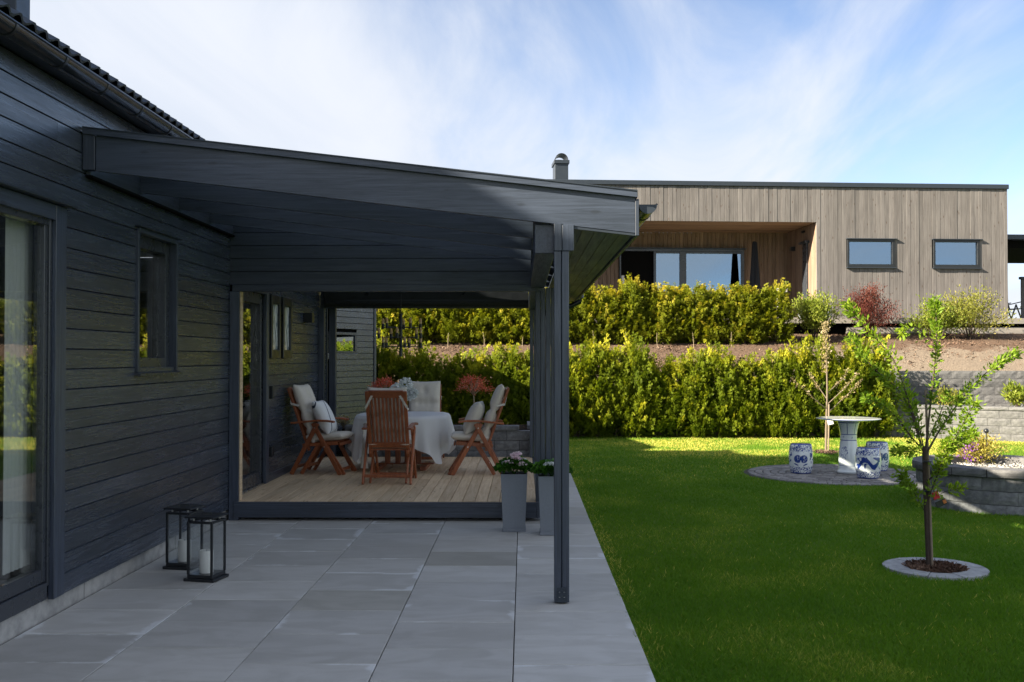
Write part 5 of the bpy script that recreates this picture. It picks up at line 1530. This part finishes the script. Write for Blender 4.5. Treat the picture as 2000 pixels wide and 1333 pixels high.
def make_cushion(label):
    t = thing('chair_cushion', label, 'cushion', (0, 0, 0), 0, 'linen chair cushions')
    bd = Vector((0, -.27, .74)).normalized(); tilt = math.atan2(.27, .74)
    tf = [(u, v, .30) for u in (-.34, .34) for v in (-.45, .12)] + [(0, v, .3) for v in (-.45, .12, .6)] + [(None, .12, .16), (None, -.45, .14)]
    me = pillow_mesh(.47, .80, .145, 22, 30, 5, tf, .55)
    c = Vector((0, -.13, .36)) + bd * .405 + Vector((0, bd.z, -bd.y)) * .082
    o = link('back_pad', me, 'linen', t, c); o.rotation_euler = (tilt, 0, 0)
    me = pillow_mesh(.48, .52, .10, 20, 20, 7, [(u, v, .22) for u in (-.4, .4) for v in (-.4, .4)], .4)
    o = link('seat_pad', me, 'linen', t, (0, .075, .475)); o.rotation_euler = (math.pi / 2 + R(3), 0, 0)
    for s in (-1, 1):
        m = MB(); a = Vector((s * .14, -.405, 1.095)); b = Vector((s * .248, -.355, .90))
        m.bar(a, b, .026, .004, (0, 1, .3), 0); m.bar(b, b + Vector((-s * .0, .11, -.02)), .004, .026, (0, 0, 1), 0); m.bar(a, a + Vector((0, .08, .01)), .026, .004, (0, 0, 1), 0)
        m.build('strap', 'linen_grey', t, 'local')
    return t


chair = make_chair('x'); cushion = make_cushion('x')
spots = [((-1.60, 12.07), R(-2), 'teak folding chair with its slatted back to the lawn camera side, in front of the table', 'linen cushion strapped on the chair nearest the camera'),
         ((-2.60, 12.98), R(-90 - 10), 'teak folding chair against the dark wall left of the table', 'tufted linen cushion on the chair by the dark wall'),
         ((-.60, 12.95), R(90 + 3), 'teak folding chair to the right of the table facing the house', 'tufted linen cushion on the chair right of the table'),
         ((-1.45, 14.55), R(180 + 4), 'teak folding chair on the far side of the table', 'linen cushion on the far chair showing above the tablecloth')]
spots[0] = (spots[0][0], spots[0][1], 'teak folding chair in front of the table with its slatted back turned to us', spots[0][3])
for i, (xy, rz, l1, l2) in enumerate(spots):
    for src, lab, dz in ((chair, l1, 0), (cushion, l2, 0)):
        o = src if i == 0 else copy_tree(src)
        o.location = (xy[0], xy[1], DZ + .002 + dz); o.rotation_euler = (0, 0, rz); o['label'] = lab
def throw_pillow(label, mat, xy, rz, tilt, w=.40):
    t = tag(link('throw_pillow', pillow_mesh(w, w, .20, 18, 18, 2.4), mat, None, (xy[0], xy[1], DZ + .52 + w / 2 * math.cos(tilt))), label, 'pillow')
    t.rotation_euler = Matrix.Rotation(rz, 3, 'Z').to_euler(); t.rotation_euler = (Matrix.Rotation(rz, 3, 'Z') @ Matrix.Rotation(tilt, 3, 'X')).to_euler(); return t
def local(xy, rz, dx, dy): return (xy[0] + dx * math.cos(rz) - dy * math.sin(rz), xy[1] + dx * math.sin(rz) + dy * math.cos(rz))
throw_pillow('white throw pillow with dark line drawing on the chair by the wall', 'pillow_print', local(spots[1][0], spots[1][1], .03, .02), spots[1][1] + R(8), R(26), .46)
throw_pillow('plain grey throw pillow on the chair right of the table', 'linen_grey', local(spots[2][0], spots[2][1], -.02, .04), spots[2][1] - R(6), R(24), .44)

# table, cloth, throw, flowers
TXc, TYc, TH_ = -1.63, 13.52, .735
t = thing('dining_table', 'teak pedestal table beneath the white tablecloth', 'table', (TXc, TYc, DZ))
def se(a, A, B, p=2.6): return (abs(math.cos(a)) ** p / A ** p + abs(math.sin(a)) ** p / B ** p) ** (-1 / p)
AX, AY = .615, .68
MB().prism([(se(a, AX - .012, AY - .012) * math.cos(a), se(a, AX - .012, AY - .012) * math.sin(a)) for a in np.linspace(0, 2 * math.pi, 49)[:-1]], 'z', TH_ - .03, TH_ - .004).build('tabletop', 'teak', t, 'local')
for x in (-.21, -.07, .07, .21): MB().box(x - .035, x + .035, -.03, .03, .07, TH_ - .031, .005).build('pedestal_slat', 'teak', t, 'local')
for x in (-.30, .30): MB().box(x - .04, x + .04, -.34, .34, .0, .055, .006).build('foot', 'teak', t, 'local')
MB().box(-.42, .42, -.05, .05, .0555, .0695, .004).build('base_beam', 'teak', t, 'local')
for x in (-.24, .24): MB().box(x - .03, x + .03, -.5, .5, TH_ - .075, TH_ - .0305, .004).build('batten', 'teak', t, 'local')
na, nr, ns = 144, 8, 16
V = []; Fc = []
CA, CB = .97, 1.04                                 # half size of the rectangular cloth
for j in range(nr + ns + 1):
    for i in range(na):
        a = 2 * math.pi * i / na; e = se(a, AX, AY)
        Bd = min(CA / max(1e-6, abs(math.cos(a))), CB / max(1e-6, abs(math.sin(a)))); Bd = min(Bd, e + .60)
        drop = max(.22, Bd - e)
        if j <= nr:
            r = e * j / nr; zz = TH_ + .002 - (.006 if j == nr else 0) + .0015 * math.sin(7 * a + j)
            V.append((r * math.cos(a), r * math.sin(a), zz))
        else:
            u = (j - nr) / ns
            rip = (.030 * math.sin(11 * a + .8 * math.sin(3 * a)) + .020 * math.sin(23 * a + 1.3) + .012 * math.sin(5 * a)) * u ** 1.2 * (drop / .35)
            r = e + .012 + .07 * u ** .8 + rip
            V.append((r * math.cos(a), r * math.sin(a), TH_ - .004 - drop * u + .012 * u * math.sin(17 * a)))
for j in range(nr + ns):
    for i in range(na):
        i2 = (i + 1) % na; Fc.append([j * na + i, j * na + i2, (j + 1) * na + i2, (j + 1) * na + i])
me = bpy.data.meshes.new('tablecloth'); me.from_pydata(V, [], Fc); me.update(); me.shade_smooth()
o = tag(link('tablecloth', me, 'tablecloth', None, (TXc, TYc, DZ)), 'white tablecloth hanging in folds over the deck table', 'tablecloth')
# knitted throw over the left arm of the near chair
m = MB(); V = []; Fc = []; q = 14
for j in range(22):
    u = j / 21
    for i in range(q + 1):
        v = i / q
        if u < .12: x, zz = .05 - .09 * (u / .12), .705 + .02 * math.sin(v * 9)
        else: x, zz = -.055 - .035 * math.sin(v * 11) * (u - .1), .705 - (u - .12) * .62 - .03 * v
        V.append((x, -.02 + .24 * v + .02 * math.sin(u * 6), zz))
for j in range(21):
    for i in range(q): a = j * (q + 1) + i; Fc.append([a, a + 1, a + q + 2, a + q + 1])
me = bpy.data.meshes.new('throw'); me.from_pydata(V, [], Fc); me.update(); me.shade_smooth()
pz = local(spots[0][0], spots[0][1], -.29, .0)
tag(link('throw_blanket', me, 'throw_wool', None, (pz[0], pz[1], DZ)), 'cream throw draped over the left arm of the near chair', 'blanket')
# white hydrangea in a vase
fp = at_y(788, 760, TYc); t = thing('flower_vase', 'bunch of white hydrangeas in a vase on the table', 'flowers', (fp.x, TYc, DZ + TH_ + .003))
MB().lathe([(0, 0), (.05, 0), (.065, .05), (.055, .12), (.035, .16), (.045, .18), (.0, .181)], 20).build('vase', 'candle', t, 'local', smooth=True)
for k, (px, py, rr) in enumerate(((793, 752, .085), (775, 762, .075), (806, 768, .06), (785, 766, .07), (798, 772, .06))):
    c = at_y(px, py, TYc + rnd.uniform(-.06, .06)) - Vector((fp.x, TYc, DZ + TH_ + .003)); n = 240
    D = unit(rng.normal(size=(n, 3))); P = np.array(tuple(c)) + D * rr * rng.uniform(.75, 1.0, n)[:, None]
    o = link('flower_head', leaves('flower_head', P, D + rng.normal(0, .8, (n, 3)), .035, .034), 'petal_white', t)
    MB().tube([(0, 0, .12), c], .004, 5).build('stalk', 'leaf_geranium', t, 'local')

# chandelier hanging over the table
cx = at_y(783, 650, TYc).x
CZ = rtop(cx) - .272
t = thing('chandelier', 'black three-tier hanging lamp with small glass cups above the table', 'lamp', (cx, TYc, CZ))
z_ = lambda py: at_y(783, py, TYc).z - CZ
MB().tube([(0, 0, .018), (0, 0, z_(612))], .005, 8).build('rod', 'black_metal', t, 'local')
MB().tube([(0, 0, z_(613)), (0, 0, z_(697))], .022, 12).build('column', 'black_metal', t, 'local')
MB().lathe([(0, .0), (.05, .0), (.05, .019), (0, .019)], 16).build('ceiling_rose', 'black_metal', t, 'local')
for (py, n, r, a0) in ((640, 5, .27, .3), (659, 5, .30, .9), (677, 5, .27, .0)):
    for k in range(n):
        a = a0 + 2 * math.pi * k / n; e = Vector((r * math.cos(a), r * math.sin(a), z_(py)))
        MB().bar((0, 0, z_(py)), e, .012, .012).build('arm', 'black_metal', t, 'local')
        MB().lathe([(0, -.02), (.020, -.02), (.022, .05), (0, .05)], 10, e).build('cup', 'black_metal', t, 'local', smooth=True)
        MB().lathe([(0, .051), (.018, .051), (.021, .10), (.012, .125), (0, .128)], 10, e).build('glass', 'bulb_amber', t, 'local', smooth=True)

# ------------------------------------------------------------------ lanterns on the patio
def lantern(px, py, label, rz):
    p = at_z(px, py); t = thing('lantern', label, 'lantern', (p.x, p.y + .1, .001), rz, 'candle lanterns by the wall')
    w = .098
    bx('base', 'black_metal', t, -w - .030, w + .030, -w - .02, w + .02, 0, .022, .004, 'local')
    bx('base_tray', 'black_metal', t, -w - .008, w + .008, -w - .004, w + .004, .0225, .05, .003, 'local')
    for i in (-1, 1):
        for j in (-1, 1):
            bx('post', 'black_metal', t, i * w - .0085, i * w + .0085, j * w - .0085, j * w + .0085, .0505, .455, .002, 'local')
    for j in (-1, 1):
        bx('top_rail', 'black_metal', t, -w + .011, w - .011, j * w - .009, j * w + .009, .437, .455, .002, 'local')
        bx('top_rail', 'black_metal', t, j * w - .009, j * w + .009, -w + .011, w - .011, .437, .455, .002, 'local')
        bx('glass', 'clear_glass', t, -w + .011, w - .011, j * w - .0015, j * w + .0015, .051, .436, 0, 'local')
        bx('glass', 'clear_glass', t, j * w - .0015, j * w + .0015, -w + .011, w - .011, .051, .436, 0, 'local')
    for i in (-1, 1):
        for j in (-1, 1): MB().tube([(i * .07, j * .07, .4555), (i * .07, j * .07, .478)], .008, 8).build('spacer', 'steel', t, 'local')
    bx('lid', 'black_metal', t, -w - .022, w + .022, -w - .022, w + .022, .4785, .492, .003, 'local')
    MB().tube([(-.04, 0, .492), (-.035, 0, .505), (.035, 0, .505), (.04, 0, .492)], .004, 6).build('handle', 'black_metal', t, 'local')
    c = thing('candle', 'white pillar candle inside the ' + label.split(' lantern')[0].replace('black ', '') + ' lantern', 'candle', (p.x, p.y + .1, .052), 0, 'pillar candles in the lanterns')
    MB().lathe([(0, 0), (.052, 0), (.0525, .165), (.049, .17), (.03, .163), (0, .162)], 28).build('wax', 'candle', c, 'local', smooth=True)
    MB().tube([(0, 0, .162), (.002, 0, .174)], .0016, 5).build('wick', 'dark_void', c, 'local')
lantern(395, 1137, 'front black lantern standing on the paving, right of its twin', R(-12))
lantern(352, 1113, 'rear black lantern standing close to the house wall', R(-12))
for o in bpy.data.objects:
    if o.get('category') == 'candle':
        o['label'] = 'white pillar candle inside the front lantern' if o.location.y < 7.9 else 'white pillar candle inside the lantern nearer the wall'

# ------------------------------------------------------------------ tall planters with geraniums
def planter(px, py, label, flab, pink, seed):
    p = at_z(px, py); y = p.y + .12; t = thing('tall_planter', label, 'planter', (p.x, y, .001), 0, 'tall grey planters by the deck')
    b, w, h = .108, .130, .565
    V = [(-b, -b, .035), (b, -b, .035), (b, b, .035), (-b, b, .035), (-w, -w, h), (w, -w, h), (w, w, h), (-w, w, h), (-w + .012, -w + .012, h), (w - .012, -w + .012, h), (w - .012, w - .012, h), (-w + .012, w - .012, h),
         (-w + .015, -w + .015, h - .05), (w - .015, -w + .015, h - .05), (w - .015, w - .015, h - .05), (-w + .015, w - .015, h - .05)]
    Fc = [(3, 2, 1, 0), (12, 13, 14, 15)]
    for k in (0, 4, 8): Fc += [(k + i, k + (i + 1) % 4, k + 4 + (i + 1) % 4, k + 4 + i) for i in range(4)]
    MB().add(V, Fc).build('pot', 'planter_zinc', t, 'local')
    bx('foot', 'planter_zinc', t, -b - .006, b + .006, -b - .006, b + .006, 0, .0345, .003, 'local')
    bx('soil', 'soil', t, -w + .016, w - .016, -w + .016, w - .016, h - .049, h - .02, 0, 'local')
    f = thing('geranium', flab, 'flowers', (p.x, y, h - .02), 0, 'geraniums in the tall planters')
    g = np.random.default_rng(seed); n = 620
    a = g.uniform(0, 6.283, n); r = np.sqrt(g.random(n)) * .165; zz = .02 + (.125 - 3.6 * np.maximum(0, r - .02) ** 2) * g.uniform(.35, 1.0, n)
    P = np.stack([r * np.cos(a), r * np.sin(a), zz + .005], 1); D = np.stack([np.cos(a) * (.4 + r * 5), np.sin(a) * (.4 + r * 5), g.uniform(-.2, .9, n)], 1)
    link('foliage', leaves('foliage', P, D, g.uniform(.035, .06, n), g.uniform(.04, .055, n), fat=.6), 'leaf_geranium', f)
    m = MB()
    for k in range(7): m.tube([(0, 0, 0), (.07 * math.cos(k * .9), .07 * math.sin(k * .9), .11)], .004, 5)
    m.build('stems', 'leaf_geranium', f, 'local')
    for (dx, dy, dz, rr) in pink:
        n = 90; D = unit(g.normal(size=(n, 3))); D[:, 2] = np.abs(D[:, 2]) * .8; P = np.array([dx, dy, dz]) + D * rr * g.uniform(.5, 1, n)[:, None] * np.array([1.2, 1, .75])
        link('blossom', leaves('blossom', P, D + g.normal(0, .7, (n, 3)), .018, .019), 'petal_pink' if rr > .028 else 'petal_white', f)
        MB().tube([(dx * .4, dy * .4, .05), (dx, dy, dz)], .0025, 5).build('stalk', 'leaf_geranium', f, 'local')
planter(1004, 1040, 'tall tapering grey planter with the pinkest geranium, left of the post', 'geranium with pink flower heads in the planter left of the post',
        [(.0, -.03, .19, .036), (.03, .0, .20, .034), (.01, -.05, .165, .036), (.05, -.04, .155, .033), (-.05, -.09, .125, .032), (-.085, -.07, .12, .027), (.05, -.10, .105, .036), (.085, -.08, .11, .034), (.09, -.02, .14, .024)], 3)
planter(1078, 1047, 'tall tapering grey planter partly hidden by the front post', 'geranium with few white flowers behind the front post',
        [(-.04, -.09, .13, .027), (-.005, -.10, .135, .02), (.045, -.09, .12, .027), (.13, -.06, .13, .024), (-.12, -.05, .10, .018)], 4)
